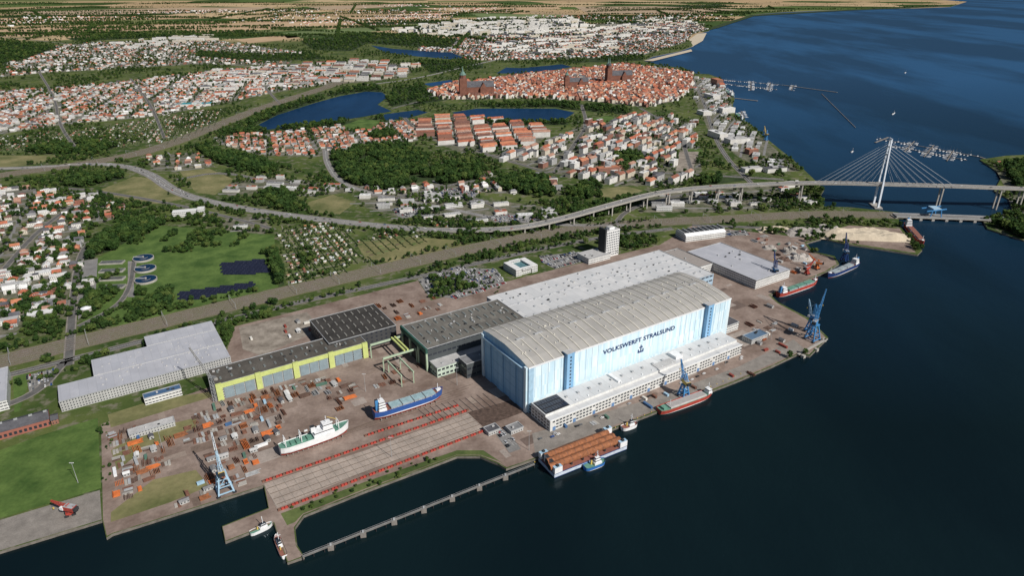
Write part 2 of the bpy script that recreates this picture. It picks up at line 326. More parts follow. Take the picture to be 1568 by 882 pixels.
patch('forest_floor',woods,.04,forestfloor,False)
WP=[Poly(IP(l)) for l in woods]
# ---------- occupancy ----------
OCC=set(); OC=9.0
def mark_line(pts,w):
    for i in range(len(pts)-1):
        d=pts[i+1]-pts[i]; n=max(1,int(d.length/5)); dn=Vector((-d.y,d.x,0)).normalized()
        for k in range(n+1):
            c=pts[i]+d*(k/n); j=-w/2
            while j<=w/2+.1:
                q=c+dn*j; OCC.add((int(q.x//OC),int(q.y//OC))); j+=5
def occ(x,y): return (int(x//OC),int(y//OC)) in OCC
def smooth(pts,it=2):
    for _ in range(it):
        o=[pts[0]]
        for i in range(len(pts)-1):
            o+= [pts[i]*.75+pts[i+1]*.25,pts[i]*.25+pts[i+1]*.75]
        pts=o+[pts[-1]]
    return pts
def railway(name,pl,w,n):
    pts=smooth(IP(pl)); b=MB(); b.ribbon(pts,w,.14,ballast)
    for i in range(n):
        off=(i-(n-1)/2)*(w*.86/n)
        b.ribbon(pts,2.6,.3,trackb,off=off,thick=.15)
        for s in (-.72,.72): b.ribbon(pts,.2,.46,steel,off=off+s,thick=.15,ms=rail_m)
    acc=0
    for i in range(1,len(pts)):
        acc+=(pts[i]-pts[i-1]).length
        if acc>60 and pts[i].y<2500:
            acc=0; d=(pts[i]-pts[i-1]).normalized(); k=Vector((-d.y,d.x,0))*w*.42
            for s in (-1,1): c=pts[i]+k*s; b.beam(c,c+Vector((0,0,8)),.35,steel)
            b.beam(pts[i]-k+Vector((0,0,7.5)),pts[i]+k+Vector((0,0,7.5)),.3,steel)
    b.build(name,center=False); mark_line(pts,w+4)
railway('railway_track',[(-250,618),(0,554),(150,517),(310,478),(430,449),(560,418),(680,390),(770,371),(850,355),(950,343),(1100,336),(1250,327),(1376,330)],40,6)
railway('railway_track',[(-200,300),(0,268),(170,245),(250,225),(320,197),(400,165),(470,143),(525,125)],54,8)
RB=MB()
def road(pl,w,lines=True,z=.16,sm=2):
    pts=smooth(IP(pl),sm)
    RB.ribbon(pts,w+3.4,z+.1,concd,thick=.12); RB.ribbon(pts,w,z+.13,asph if w<10 else asphl)
    if lines:
        for o in ((0,) if w<12 else (-w/4,0,w/4)): RB.ribbon(pts,.3,z+.15,mark,off=o)
    mark_line(pts,w+5)
hw=[(-250,262),(45,258),(130,250),(190,253),(232,267),(262,290),(300,305),(400,325),(550,343),(640,351),(700,355)]
road(hw,22)
p_=smooth(IP(hw)); RB.ribbon(p_,1.2,.9,conc,thick=.6)
for l,w in [([(-100,600),(0,578),(100,553),(330,494),(470,460),(640,424),(900,365),(1030,350)],9),([(100,553),(60,600),(0,625),(-100,650)],8),([(105,560),(112,460),(120,400),(135,370),(200,340),(265,330)],8),
 ([(498,228),(500,250),(520,280),(580,300),(680,318),(760,335),(850,345),(960,345)],11),([(600,305),(700,280),(830,262),(960,262),(1080,268),(1200,275)],9),([(830,262),(760,240),(640,205),(620,180)],8),
 ([(-200,330),(0,300),(90,285),(200,300),(300,320)],8),([(0,420),(60,350),(135,300)],7),([(560,130),(640,120),(740,95),(900,62),(1000,40)],12),([(525,125),(400,128),(200,140),(0,160),(-200,175)],11),([(150,100),(330,95),(560,118)],10),([(270,275),(340,262),(420,280),(480,285)],9),
 ([(1060,120),(1080,160),(1090,200),(1110,240),(1150,280)],9),([(890,160),(900,190),(880,220),(850,262)],8),([(980,165),(1040,200),(1060,265)],8),([(0,55),(200,78),(330,95)],9),([(1000,40),(900,25),(700,8)],10),([(300,320),(340,330),(400,345),(420,352)],7),([(1060,345),(1200,350),(1240,360)],8),([(200,120),(225,150),(240,180),(252,212)],6),([(60,110),(85,150),(90,190),(120,232)],6),([(400,128),(430,160)],6),([(740,120),(700,140),(660,150),(600,166)],7),([(120,500),(180,470),(200,440),(205,400)],5),([(690,292),(760,315),(800,345)],6),([(940,345),(960,320),(1030,300),(1100,290)],7)]: road(l,w,lines=w>8)
RB.build('road',center=False)
# ---------- town ----------
TRV=[]
def zone(name,poly,ang,row,step,style,dens=.9,tree=.5,rw=None,par=1.0,streets=True):
    PL=IP(poly); P=Poly(PL); b=MB(); st=MB(); gnd=MB(); gnd.sheet(PL,.02+zone.n*.0006,oldm if style=='old' else allotm if style=='allot' else townm); zone.n+=1; gnd.build('ground_town_plots',center=False)
    cx=(P.x0+P.x1)/2; cy=(P.y0+P.y1)/2; rad=math.hypot(P.x1-P.x0,P.y1-P.y0)/2
    c,s=math.cos(ang),math.sin(ang); j=-int(rad/row)-1; ts=(5,10) if style!='allot' else (2.2,4.6); sw=6 if style!='allot' else 2.2
    while j*row<rad:
        i=-int(rad/step)-1
        while i*step<rad:
            lx=i*step; ly=j*row
            wx=cx+lx*c-ly*s; wy=cy+lx*s+ly*c
            def wf(X): return noise.noise(Vector((X*.002,wy*.0005,3)))*90
            dd=wf(wx); sl=(wf(wx+10)-dd)/10
            wx-=s*dd; wy+=c*dd; an=ang+math.atan(sl)*c
            i+=1
            if not P.has(wx,wy): continue
            if streets and not occ(wx,wy) and not any(q.has(wx,wy) for q in EXH):
                st.box(wx,wy,step*1.06,sw,.0,.09+R.random()*.012,an,asphl if sw>3 else lotm)
                if i%7==0 and step<40: st.box(wx-s*row*.5,wy+c*row*.5,sw*.8,row,.0,.075+R.random()*.01,an,asphl if sw>3 else lotm)
            for sd in (-1,1):
                off=sd*(sw+1+ (row/2-7)*.45)
                hx=wx-s*off+R.uniform(-1.5,1.5); hy=wy+c*off+R.uniform(-1.5,1.5)
                tx=hx-s*sd*row*.2+R.uniform(-6,6); ty=hy+c*sd*row*.2+R.uniform(-6,6)
                if style=='allot':
                    # cultivated beds and hedges around each plot
                    px=wx-s*sd*row*.27; py=wy+c*sd*row*.27
                    if R.random()<.6: b.box(px+R.uniform(-1,1),py,step*.5,row*.16,0,.25,an,R.choice((M('soil_bed',(.12,.09,.06),.95),lawn,grass,cropg,dry)))
                    b.box(wx+c*step*.5-s*sd*row*.25,wy+s*step*.5+c*sd*row*.25,.8,row*.42,0,1.3,an,M('clipped_hedge',(.03,.06,.018),.9,.4,.6))
                    for _ in range(2): TRV.append((hx+R.uniform(-5,5),hy+R.uniform(-6,6),R.uniform(*ts)))
                if R.random()<tree*.8: TRV.append((tx,ty,R.uniform(*ts)))
                if R.random()>dens or (i%7==0 and step<30) or occ(hx,hy) or not P.has(hx,hy) or any(q.has(hx,hy) for q in EXH) or any(q.has(hx,hy) for q in WP) : continue
                al=an+R.choice((0,0,0,math.pi/2)) if style in('house',) else an
                al+=R.uniform(-.06,.06)
                k=rw or (.7,.3)
                mr=R.choices(roofR,(3,2,2.5,2,1))[0] if R.random()<k[0] else R.choice(roofG)
                mw=R.choice((wallW,wallW,wallW,wallC,wallG,wallB) if style!='old' else (wallW,wallC,wallC,wallB))
                if style=='house':
                    l=R.uniform(8,14)*par; w=R.uniform(7.5,10)*par; b.gable(hx,hy,l,w,al,R.uniform(3,6.5),R.uniform(2.6,4.2),mw,mr,hip=R.choice((0,0,w*.4)))
                    if R.random()<.5: b.box(hx+1,hy+1,.8,.8,4,9.5,al,wallB)
                    if R.random()<.4: b.gable(hx-s*sd*9,hy+c*sd*9,5,4,al,2.5,1,mw,mr)
                    if R.random()<.12: b.box(hx+c*6,hy+s*6,l*1.2,w*.9,0,R.uniform(6,9),al,wallW,R.choice(roofG))
                elif style=='old':
                    l=step*R.uniform(.85,1.04); w=R.uniform(11,16); h=R.uniform(7,14)
                    b.gable(hx,hy,l,w,an+R.choice((0,0,1.5708)),h,R.uniform(4,7),mw,mr)
                    if R.random()<.55: b.gable(hx-s*sd*11,hy+c*sd*11,7,9,an+1.57,h*.6,3,mw,R.choice(roofR))
                elif style=='block':
                    l=step*R.uniform(.65,.95); w=R.uniform(11,13); h=R.uniform(9,15)
                    if mr in roofG[1:]: b.box(hx,hy,l,w,0,h,an,mw,mr); b.box(hx,hy,4,4,h,h+2,an,mw,mr)
                    else: b.gable(hx,hy,l,w,an,h,R.uniform(3.5,5),mw,mr,hip=R.choice((0,4)))
                    if R.random()<.25: b.gable(hx-s*sd*8+c*l*.3,hy+c*sd*8+s*l*.3,14,10,an+1.57,h,3,mw,mr)
                elif style=='plate':
                    l=step*R.uniform(.7,.95); h=R.choice((15,17,17,30)) if par>1 else 16
                    b.box(hx,hy,l,12,0,h,an+R.choice((0,0,1.57)),R.choice((wallW,wallW,wallC)),R.choice(roofG[1:]))
                elif style=='comm':
                    l=R.uniform(.4,.85)*step; w=R.uniform(.3,.6)*row*.5; h=R.uniform(4,8)
                    mr=R.choice((roofG[3],roofG[2],roofG[1],roofG[2],roofR[0])) ; b.box(hx,hy,l,w,0,h,al,R.choice((wallW,wallWb,wallG)),mr)
                    for _ in range(3): b.box(hx+R.uniform(-l*.3,l*.3)*c,hy+R.uniform(-l*.3,l*.3)*s,2,1.6,h,h+1.2,al,steel)
                elif style=='allot':
                    b.gable(hx,hy,R.uniform(3,5),R.uniform(2.6,3.6),al+R.choice((0,1.57)),2.3,.9,R.choice((wallC,wallW,wallB)),mr)
                    if R.random()<.2: b.box(hx+3.5,hy+2,3,2,0,1.8,al,M('greenhouse',(.5,.55,.56),.3,.1))
                OCC.add((int(hx//OC),int(hy//OC)))
        j+=1
    b.build(name,center=False)
    if streets: st.build('street',center=False)
zone.n=0; z=zone
z('old_town_houses',[(655,140),(700,128),(760,121),(830,113),(900,106),(950,100),(1010,108),(1060,115),(1062,130),(1040,152),(990,164),(900,154),(800,150),(720,152),(660,152)],.5,40,12.5,'old',.96,.16,(.92,.08))
z('red_roofed_apartment_rows',[(650,184),(700,178),(830,196),(838,206),(820,225),(740,236),(700,232),(640,205)],.12,50,52,'block',.88,.6,(1,0))
z('suburban_houses',[(325,212),(440,200),(530,192),(515,197),(565,200),(592,186),(640,185),(640,215),(560,222),(500,238),(480,240),(400,238),(340,222)],.35,36,16,'house',.92,.6,(.85,.15))
z('suburban_blocks',[(740,238),(830,225),(890,190),(980,172),(1040,182),(1060,190),(1075,262),(1040,285),(960,284),(900,275),(830,262)],1.0,58,34,'block',.8,.9,(.45,.55))
z('harbour_warehouses',[(1062,118),(1104,124),(1120,150),(1118,176),(1145,192),(1185,226),(1225,262),(1180,264),(1130,240),(1085,200),(1062,150)],1.15,60,44,'comm',.85,.2)
z('suburban_houses',[(-200,165),(0,140),(150,130),(330,108),(420,100),(540,110),(500,128),(430,140),(330,160),(240,178),(120,188),(0,205),(-200,230)],.25,40,20,'house',.85,.8,(.58,.42),1.15)
z('apartment_blocks',[(300,130),(330,110),(560,92),(640,100),(620,118),(560,125),(440,135),(330,150)],.1,75,52,'block',.6,.9,(.3,.7))
z('prefab_apartment_blocks',[(600,45),(760,25),(880,30),(900,42),(780,52),(700,56),(620,52)],.3,130,90,'plate',.75,.9,None,1.2)
z('suburban_houses',[(640,64),(700,58),(880,48),(1040,30),(1085,44),(1060,52),(1050,64),(985,84),(880,90),(780,92),(740,92),(640,84)],.8,58,30,'house',.75,1.1,(.5,.5),1.5)
z('apartment_blocks',[(720,58),(860,40),(1040,26),(1080,38),(1060,50),(1000,70),(880,86),(780,90)],.5,200,110,'plate',.5,.8)
z('prefab_apartment_blocks',[(150,70),(240,60),(320,52),(330,62),(200,76)],.2,130,90,'plate',.7,.8)
z('suburban_houses',[(20,76),(150,64),(330,62),(460,80),(440,100),(300,98),(180,105),(60,112),(0,118)],.3,60,32,'house',.55,1.1,(.5,.5),1.4)
z('suburban_houses',[(-200,300),(0,285),(100,292),(190,310),(205,325),(130,350),(118,400),(100,470),(0,520),(-200,560)],.45,38,18,'house',.72,1.0,(.5,.5),1.05)
z('commercial_buildings',[(0,440),(100,400),(105,480),(60,500),(0,500)],.5,60,40,'comm',.7,.7)
z('commercial_buildings',[(545,300),(600,290),(660,298),(740,305),(850,318),(860,338),(780,343),(620,335),(560,318)],.05,52,44,'comm',.8,.6)
z('commercial_buildings',[(335,285),(400,270),(470,275),(560,292),(480,300),(400,295),(350,300)],.1,50,40,'comm',.8,.7)
z('suburban_houses',[(520,275),(640,285),(740,262),(760,270),(850,270),(860,300),(740,295),(640,300),(560,295)],.2,40,24,'house',.75,1.0,(.5,.5),1.1)
z('commercial_buildings',[(335,335),(400,330),(412,345),(400,370),(340,365)],.4,50,34,'comm',.75,.8)
z('allotment_sheds',[(-100,200),(0,208),(150,195),(330,165),(300,180),(250,215),(150,230),(-100,235)],.3,34,18,'allot',.6,1.2,(.5,.5))
z('allotment_sheds',[(425,350),(500,342),(535,350),(548,395),(520,420),(440,442)],.5,28,12,'allot',.72,.9,(.45,.55))
z('allotment_sheds',[(640,328),(720,340),(560,400),(545,372)],.5,28,13,'allot',.4,.9,(.5,.5),1,True)
z('allotment_sheds',[(210,205),(300,170),(345,165),(330,190),(250,222)],.3,30,14,'allot',.6,1.0,(.5,.5))
z('island_houses',[(1520,250),(1800,235),(1800,330),(1560,330)],.2,60,40,'house',.5,.9)
z('harbour_warehouses',[(960,300),(1060,290),(1180,285),(1250,300),(1250,312),(1100,325),(980,325)],.2,46,36,'comm',.5,.9)
z('suburban_houses',[(215,240),(300,232),(330,255),(280,262),(240,262)],.4,40,22,'house',.5,1.1)
# villages in the far farmland
rv=random.Random(3)
for i in range(26):
    u=rv.uniform(-150,1080); v=rv.uniform(7,46); c=g(u,v); b=MB()
    if not LANDP.has(c.x,c.y): continue
    for _ in range(40):
        x=c.x+rv.gauss(0,240); y=c.y+rv.gauss(0,190); b.gable(x,y,rv.uniform(14,32),rv.uniform(11,14),rv.random()*3.14,rv.uniform(5,9),5,wallW,rv.choice(roofR[:4]+roofR[:3]+roofG[2:]))
        TRV.append((x+rv.uniform(-40,40),y+rv.uniform(-40,40),rv.uniform(13,18))); TRV.append((x+rv.uniform(-60,60),y+rv.uniform(-60,60),rv.uniform(13,18)))
    b.build('distant_village_houses')
# ---------- trees ----------
def leaf_mat(nm,a,bb):
    m,t,p=nt(nm); oi=nd(t,'ShaderNodeObjectInfo')
    c=mix(t,oi.outputs['Random'],a,bb); c=mix(t,rng(t,nz(t,.6,3),.35,.65,0,.6),c,tuple(x*.5 for x in a))
    lk(t,c,p.inputs['Base Color']); p.inputs['Roughness'].default_value=.8; p.inputs['Specular IOR Level'].default_value=.08
    return m
bark=M('bark',(.09,.07,.05),.95,.3,1)
LM=[leaf_mat('leaves_broadleaf',(.03,.064,.015),(.07,.11,.028)),leaf_mat('leaves_dark',(.02,.046,.013),(.042,.078,.02)),leaf_mat('leaves_light',(.055,.095,.02),(.11,.14,.04))]
def tree_mesh(k,lm,cw=.42,ch=.36,cz=.6):
    rr=random.Random(k); bm=bmesh.new()
    def cone(p,q,r1,r2):
        d=(q-p); m=Matrix.Translation((p+q)/2)@d.to_track_quat('Z','Y').to_matrix().to_4x4()
        r=bmesh.ops.create_cone(bm,segments=6,radius1=r1,radius2=r2,depth=d.length,matrix=m)
        for v in r['verts']:
            for f in v.link_faces: f.material_index=1
    cone(Vector((0,0,0)),Vector((0,0,.5)),.028,.015)
    for i in range(4):
        a=i*1.57+rr.random(); cone(Vector((0,0,.25+.05*i)),Vector((math.cos(a)*cw*.6,math.sin(a)*cw*.6,cz)),.012,.005)
    for i in range(8):
        a=rr.random()*6.28; d=rr.uniform(.2,.75); e=rr.uniform(-.6,.75)
        c=Vector((math.cos(a)*cw*d,math.sin(a)*cw*d,cz+ch*e)); r=rr.uniform(.3,.5)*cw*1.05
        if i==0: c=Vector((0,0,cz)); r=cw*.62
        ret=bmesh.ops.create_icosphere(bm,subdivisions=2,radius=r,matrix=Matrix.Translation(c))
        for v in ret['verts']:
            n=noise.noise(v.co*9+Vector((k,i,0)))*.45+rr.uniform(-.1,.1)
            v.co=c+(v.co-c)*(1+n); v.co.z=c.z+(v.co.z-c.z)*.85
    for i in range(170):
        a=rr.random()*6.28; e=rr.uniform(-.9,1); q=math.sqrt(max(0,1-e*e))*rr.uniform(.75,1.12)
        c=Vector((math.cos(a)*cw*q,math.sin(a)*cw*q,cz+ch*e*1.02)); s=rr.uniform(.025,.06)
        x=Vector((rr.uniform(-1,1),rr.uniform(-1,1),rr.uniform(-.5,.5))).normalized()*s; y=x.cross(Vector((rr.uniform(-1,1),rr.uniform(-1,1),1)).normalized())
        bm.faces.new([bm.verts.new(c-x-y),bm.verts.new(c+x-y),bm.verts.new(c+x+y*1.3),bm.verts.new(c-x+y)])
    me=bpy.data.meshes.new('tree_crown_%d'%k); bm.to_mesh(me); bm.free(); me.materials.append(lm); me.materials.append(bark); return me
TM=[tree_mesh(1,LM[0]),tree_mesh(2,LM[0],.36,.38,.6),tree_mesh(3,LM[1],.4,.4,.58),tree_mesh(4,LM[2],.45,.34,.6),tree_mesh(5,LM[1],.2,.45,.52)]
def scatter(name,pts,wts=(3,3,2.5,2,.7)):
    if not pts: return
    grp=[[] for _ in TM]
    for p in pts: grp[R.choices(range(len(TM)),wts)[0]].append(p)
    root=bpy.data.objects.new(name,None); SC.collection.objects.link(root)
    for k,gp in enumerate(grp):
        if not gp: continue
        vs=[];fs=[]
        for x,y,s in gp:
            a=R.random()*6.28; r=s*.7071; i=len(vs)
            for q in range(4): vs.append((x+math.cos(a+q*1.5708)*r,y+math.sin(a+q*1.5708)*r,0.05))
            fs.append((i,i+1,i+2,i+3))
        me=bpy.data.meshes.new('tree_positions'); me.from_pydata(vs,[],fs)
        o=bpy.data.objects.new('tree_positions_%d'%k,me); SC.collection.objects.link(o); o.parent=root
        o.instance_type='FACES'; o.use_instance_faces_scale=True; o.show_instancer_for_render=False; o.show_instancer_for_viewport=False
        c=bpy.data.objects.new('broadleaf_tree_crown_%d'%k,TM[k]); SC.collection.objects.link(c); c.parent=o
def okt(x,y): return not occ(x,y) and (LANDP.has(x,y) or ISLP.has(x,y)) and not any(q.has(x,y) for q in EXT)
scatter('garden_trees',[p for p in TRV if okt(p[0],p[1])])
wd=[];ct=[]
v=2.0
while v<560:
    dv=1.1+v*.006 if v<110 else 2.0+v*.004
    u=-160
    while u<1740:
        uu=u+R.uniform(-2,2); vv=v+R.uniform(-dv/2,dv/2); u+=3.6+v*.005
        p=g(uu,vv); x,y=p.x,p.y; D=math.hypot(x,y)
        if x>LANDP.x1: continue
        inw=any(q.has(x,y) for q in WP)
        nn=noise.noise(Vector((x*.006,y*.006,1)))+.5*noise.noise(Vector((x*.03,y*.03,5)))
        if inw:
            if okt(x,y) and nn>-.45:
                wd.append((x,y,R.uniform(10,18)*(1 if D<4500 else 1.2)))
                if v>200: wd.append((x+R.uniform(-5,5),y+R.uniform(-5,5),R.uniform(8,16)))
        else:
            th=.05 if v>60 else .2
            if nn>th and okt(x,y): ct.append((x,y,R.uniform(3.5,11) if D<3000 else R.uniform(8,13)))
    v+=dv
for _ in range(110):
    c=g(rv.uniform(-150,1300),rv.uniform(4,56)); a=rv.choice((rv.gauss(.1,.2),rv.gauss(.1,.2),rv.gauss(1.6,.3))); l=rv.uniform(500,2600); n=int(l/14)
    for i in range(n):
        t=(i/n-.5)*l; x=c.x+math.cos(a)*t+rv.uniform(-10,10); y=c.y+math.sin(a)*t+rv.uniform(-10,10)
        if LANDP.has(x,y): ct.append((x,y,rv.uniform(13,22)))
scatter('woodland',wd,(3,2.5,3.5,1.2,.3)); scatter('town_trees',ct)
rowt=[]
for pl in ([(0,540),(150,503),(310,466),(430,437),(560,406),(680,380),(770,362)],[(0,598),(100,572),(200,545),(330,500)],[(640,421),(760,395),(880,372)],[(160,640),(170,700),(160,740)],[(600,342),(700,348),(760,345)],[(100,500),(118,440),(122,400)],[(450,780),(560,742),(690,694)],[(330,495),(450,466),(560,440),(640,421)],[(770,362),(880,346),(1000,338)],[(770,380),(870,360),(960,350),(1040,345)],[(150,498),(240,478),(330,458),(430,438)],[(300,312),(400,333),(550,351),(650,358)],[(262,298),(240,330),(300,345),(410,355)]):
    q=IP(pl)
    for i in range(len(q)-1):
        n=int((q[i+1]-q[i]).length/4.5)
        for k in range(n):
            p=q[i]+(q[i+1]-q[i])*(k/n)
            if noise.noise(p*.02)>-.15: rowt.append((p.x+R.uniform(-6,6),p.y+R.uniform(-6,6),R.uniform(2.5,8)))
scatter('lineside_trees',[(x,y,s if not YP.has(x,y) else s*.5) for x,y,s in rowt])
# ---------- big assembly hall ----------
prof=[(0,0),(0,52),(12,55),(43,58.5),(74,57.2),(86,55),(86,0)]
b=MB(); LH=290
for i in range(len(prof)-1):
    (b0,z0),(b1,z1)=prof[i],prof[i+1]
    m=clad if i in(0,5) else roofH; l=math.hypot(b1-b0,z1-z0)
    b.face([W(0,b0,z0),W(LH,b0,z0),W(LH,b1,z1),W(0,b1,z1)],m,[(0,0),(LH,0),(LH,l),(0,l)])
for a in (0,LH):
    b.face([W(a,y,zz) for y,zz in (prof if a==0 else prof[::-1])],cladE,[(y,zz) for y,zz in (prof if a==0 else prof[::-1])])
hall=b.build('shipbuilding_assembly_hall')
b=MB()
def lb(b,a0,a1,b0,b1,z0,z1,m,mt=None):
    c=W((a0+a1)/2,(b0+b1)/2); b.box(c.x,c.y,abs(a1-a0),abs(b1-b0),z0,z1,YA,m,mt)
for i in range(6):
    y0=8+i*12; lb(b,-1.0-(i%2)*.8,-.02,y0,y0+11.6,0,47,cladE)
    for k in range(4): lb(b,-1.15-(i%2)*.8,-1.01-(i%2)*.8,y0+.3,y0+11.3,8+k*11,8.5+k*11,towerb)
lb(b,-2.6,-.02,4,82,47.2,49,lblue)
for y in (0.5,82): lb(b,-2.4,-.02,y,y+4,0,52,clad)
b.build('hangar_doors',hall)
b=MB(); frib=M('facade_rib',(.6,.72,.8),.5,.05)
for a,wd_ in ((44,9),(246,9)):
    lb(b,a,a+wd_,-5,-.02,0,55,towerb,roofG[2]); lb(b,a-.5,a+wd_+.5,-5.5,3,55.02,56,towerb,roofG[2])
    for k in range(12): lb(b,a+3.6,a+5.4,-5.1,-4.98,6+k*4,8+k*4,glass)
lb(b,0,6,-1.2,-.02,0,51,lblue)
lb(b,0.2,LH-.2,-.9,-.03,51,52.4,white)
for i in range(35):
    if not 90<8+i*8<202 and not 40<8+i*8<56: lb(b,8+i*8,8.4+i*8,-.4,-.02,15.1,50.9,frib)
b.build('stair_towers',hall)
b=MB(); fl=M('roof_ridge_flashing',(.6,.57,.5),.6,.1)
for i in range(25):
    a=8+i*11.4
    for (p,q) in ((1,2),(2,3),(3,4),(4,5)):
        (b0,z0),(b1,z1)=prof[p],prof[q]
        b.beam(W(a,b0,z0+.3),W(a,b1,z1+.3),.9,fl,.8)
for i in range(12): b.beam(W(14+i*22.8,43,59.2),W(24+i*22.8,43,59.2),2.0,steel,1.2)
for i in range(90):
    bb=R.choice((20,33,52,64)); a=R.uniform(5,285); zt=55+(bb-12)/31*3.5 if bb<43 else 57.2+(74-bb)/31*1.3
    lb(b,a,a+1.3,bb,bb+1.3,zt,zt+1.0,R.choice((steel,fl)))
b.build('roof_ribs_and_vents',hall)
cu=bpy.data.curves.new('facade_lettering','FONT'); cu.body='VOLKSWERFT STRALSUND'; cu.size=8; cu.extrude=.15; cu.offset=.12; cu.space_character=1.05
to=bpy.data.objects.new('facade_lettering',cu); SC.collection.objects.link(to); cu.materials.append(navy)
bpy.context.view_layer.update(); w=to.dimensions.x
to.parent=hall; s=104/w
Mx=Matrix(((E1.x,0,-E2.x,0),(E1.y,0,-E2.y,0),(0,1,0,0),(0,0,0,1)))
to.matrix_local=Matrix.Translation(W(95,-.35,37)-hall.location)@Mx@Matrix.Diagonal((s,.9,1,1))
b=MB()
lb(b,148.6,149.6,-.6,-.05,24.5,32,navy); lb(b,146.6,148.5,-.6,-.06,29,30,navy); lb(b,149.7,151.6,-.6,-.06,29,30,navy); lb(b,145,153,-.6,-.06,23,24.4,navy); lb(b,145,146.2,-.6,-.06,24.5,27,navy); lb(b,151.8,153,-.6,-.06,24.5,27,navy)
b.build('anchor_emblem',hall)
b=MB(); fac=MS('workshop_facade',(.58,.58,.56),(.66,.66,.64),5,20)
lb(b,0,272,-30,-5.6,0,15,fac,roofWh); lb(b,0,272,-38,-30.03,0,12.5,fac,roofWh)
lb(b,-.4,272.4,-38.5,-37.9,12.52,13.2,white)
sb=b.build('waterfront_workshop_building')
b=MB(); rdoor=M('roller_door',(.12,.22,.4),.5,.1)
for i in range(66):
    a=3+i*4.1
    for z0 in (2,5.6,9.2):
        if z0==2 and i%6==0: lb(b,a,a+3.6,-38.12,-37.98,.1,4.4,rdoor); continue
        if z0==5.6 and i%6==0: continue
        if R.random()<.94: lb(b,a,a+2.8,-38.09,-37.97,z0,z0+1.6,glass)
for i in range(7):
    for z0 in (2,5.6,9.2): lb(b,-.09,.03,-36+i*5,-36+i*5+3,z0,z0+1.6,glass)
b.build('windows',sb)
b=MB(); solm=M('solar_panel',(.015,.018,.035),.25,.2,spec=.5)
lb(b,1,30,-29.5,-7,15.02,15.1,dark)
for i in range(9):
    for j in range(3): lb(b,2+i*3.1,4.7+i*3.1,-28+j*7,-22.5+j*7,15.2,15.6,solm)
for i in range(16): 
    a=34+i*14.6; lb(b,a,a+2.4,-18,-15.5,15,16.4,steel); lb(b,a+6,a+7.2,-27,-25.8,15,16,white)
lb(b,96,100,-25,-8,15.02,17,white); lb(b,180,190,-24,-12,15.02,18.5,white); lb(b,150,176,-28,-18,15.02,15.7,roofG[2])
b.build('roof_equipment',sb)
def hallbox(name,a0,a1,b0,b1,h,mw,mt,eq=0,kids=None):
    b=MB(); lb(b,a0,a1,b0,b1,0,h,mw,mt)
    o=b.build(name); k=MB()
    lb(k,a0-.3,a1+.3,b0-.3,b0+.3,h+.02,h+.7,steel); lb(k,a0-.3,a1+.3,b1-.3,b1+.3,h+.02,h+.7,steel)
    lb(k,a0-.3,a0+.3,b0+.35,b1-.35,h+.02,h+.7,steel); lb(k,a1-.3,a1+.3,b0+.35,b1-.35,h+.02,h+.7,steel)
    for i in range(eq):
        a=R.uniform(a0+3,a1-5); bb=R.uniform(b0+3,b1-4); lb(k,a,a+R.uniform(1,3),bb,bb+R.uniform(1,2.5),h+.01,h+R.uniform(.8,1.8),R.choice((steel,roofG[2],dark)))
    if kids: kids(k)
    k.build('roof_and_wall_details',o); return o
def rooflights(a0,a1,b0,b1,h,na,nb,m,w=3,l=8):
    def f(k):
        for i in range(na):
            for j in range(nb):
                a=a0+(a1-a0)*(i+.5)/na; bb=b0+(b1-b0)*(j+.5)/nb
                lb(k,a-w/2,a+w/2,bb-l/2,bb+l/2,h+.02,h+.9,m)
    return f
wdk=MW('dark_old_facade',(.06,.07,.075),6,8,(.1,.9),(.3,.6)); wgr=MW('mint_facade',(.5,.6,.5),5,6,(.15,.85),(.3,.7))
mint=M('mint_paint',(.4,.5,.36),.6,.12)
def oldk(k):
    rooflights(-44,80,128,188,28,13,3,M('rooflight_glass',(.16,.175,.17),.5,.2),2,9)(k)
    lb(k,-50.5,-48.1,124,191,23,28.6,M('dark_green_beam',(.03,.09,.07),.6,.2))
    for y in (126,146,168,189): lb(k,-50,-48.1,y-1.2,y+1.2,0,22.9,mint)
    for i in range(3): lb(k,-49,-48.1,128+i*21,144+i*21,.1,18,dark)
hallbox('old_shipbuilding_hall',-48,82,125,190,28,wdk,roofDk,eq=30,kids=oldk)
hallbox('hall_annex',-46,60,107,124.9,12,wgr,roofG[2],eq=8)
hallbox('low_link_hall',-20,82,88,106,18,wdk,roofG[1],eq=5)
def whk(k):
    m=M('ridge_vent',(.4,.41,.43),.6,.1)
    for j in range(2): lb(k,86,384,142+j*38,143+j*38,20.02,21,m)
    for i in range(24):
        for j in range(5):
            if R.random()<.8: lb(k,94+i*12.3,96.2+i*12.3,124+j*18,127+j*18,20.02,20.9,M('dome_rooflight',(.36,.38,.4),.3,.1))
hallbox('white_roofed_production_hall',83,388,110,217,20,MW('blue_panel_facade',(.35,.47,.58),8,7,(.1,.9),(.4,.7)),roofWh,eq=40,kids=whk)
hallbox('link_building',292.2,330,40,108,16,wallWb,roofLG,eq=12)
hallbox('link_building',293,318,5,39,10,wallWb,roofG[0],eq=5)
hallbox('storage_hall',392,432,150,222,12,wallWb,M('taupe_roof',(.3,.27,.25),.8,.1),eq=4)
hallbox('sub_station',336,350,60,90,7,wallG,roofG[0],eq=2); hallbox('tool_store',340,362,100,118,6,wallWb,roofG[2],eq=2); hallbox('pipe_store',300,330,-30,-16,6,wallG,M('blue_sheet_roof',(.1,.16,.24),.6,.1),eq=2)
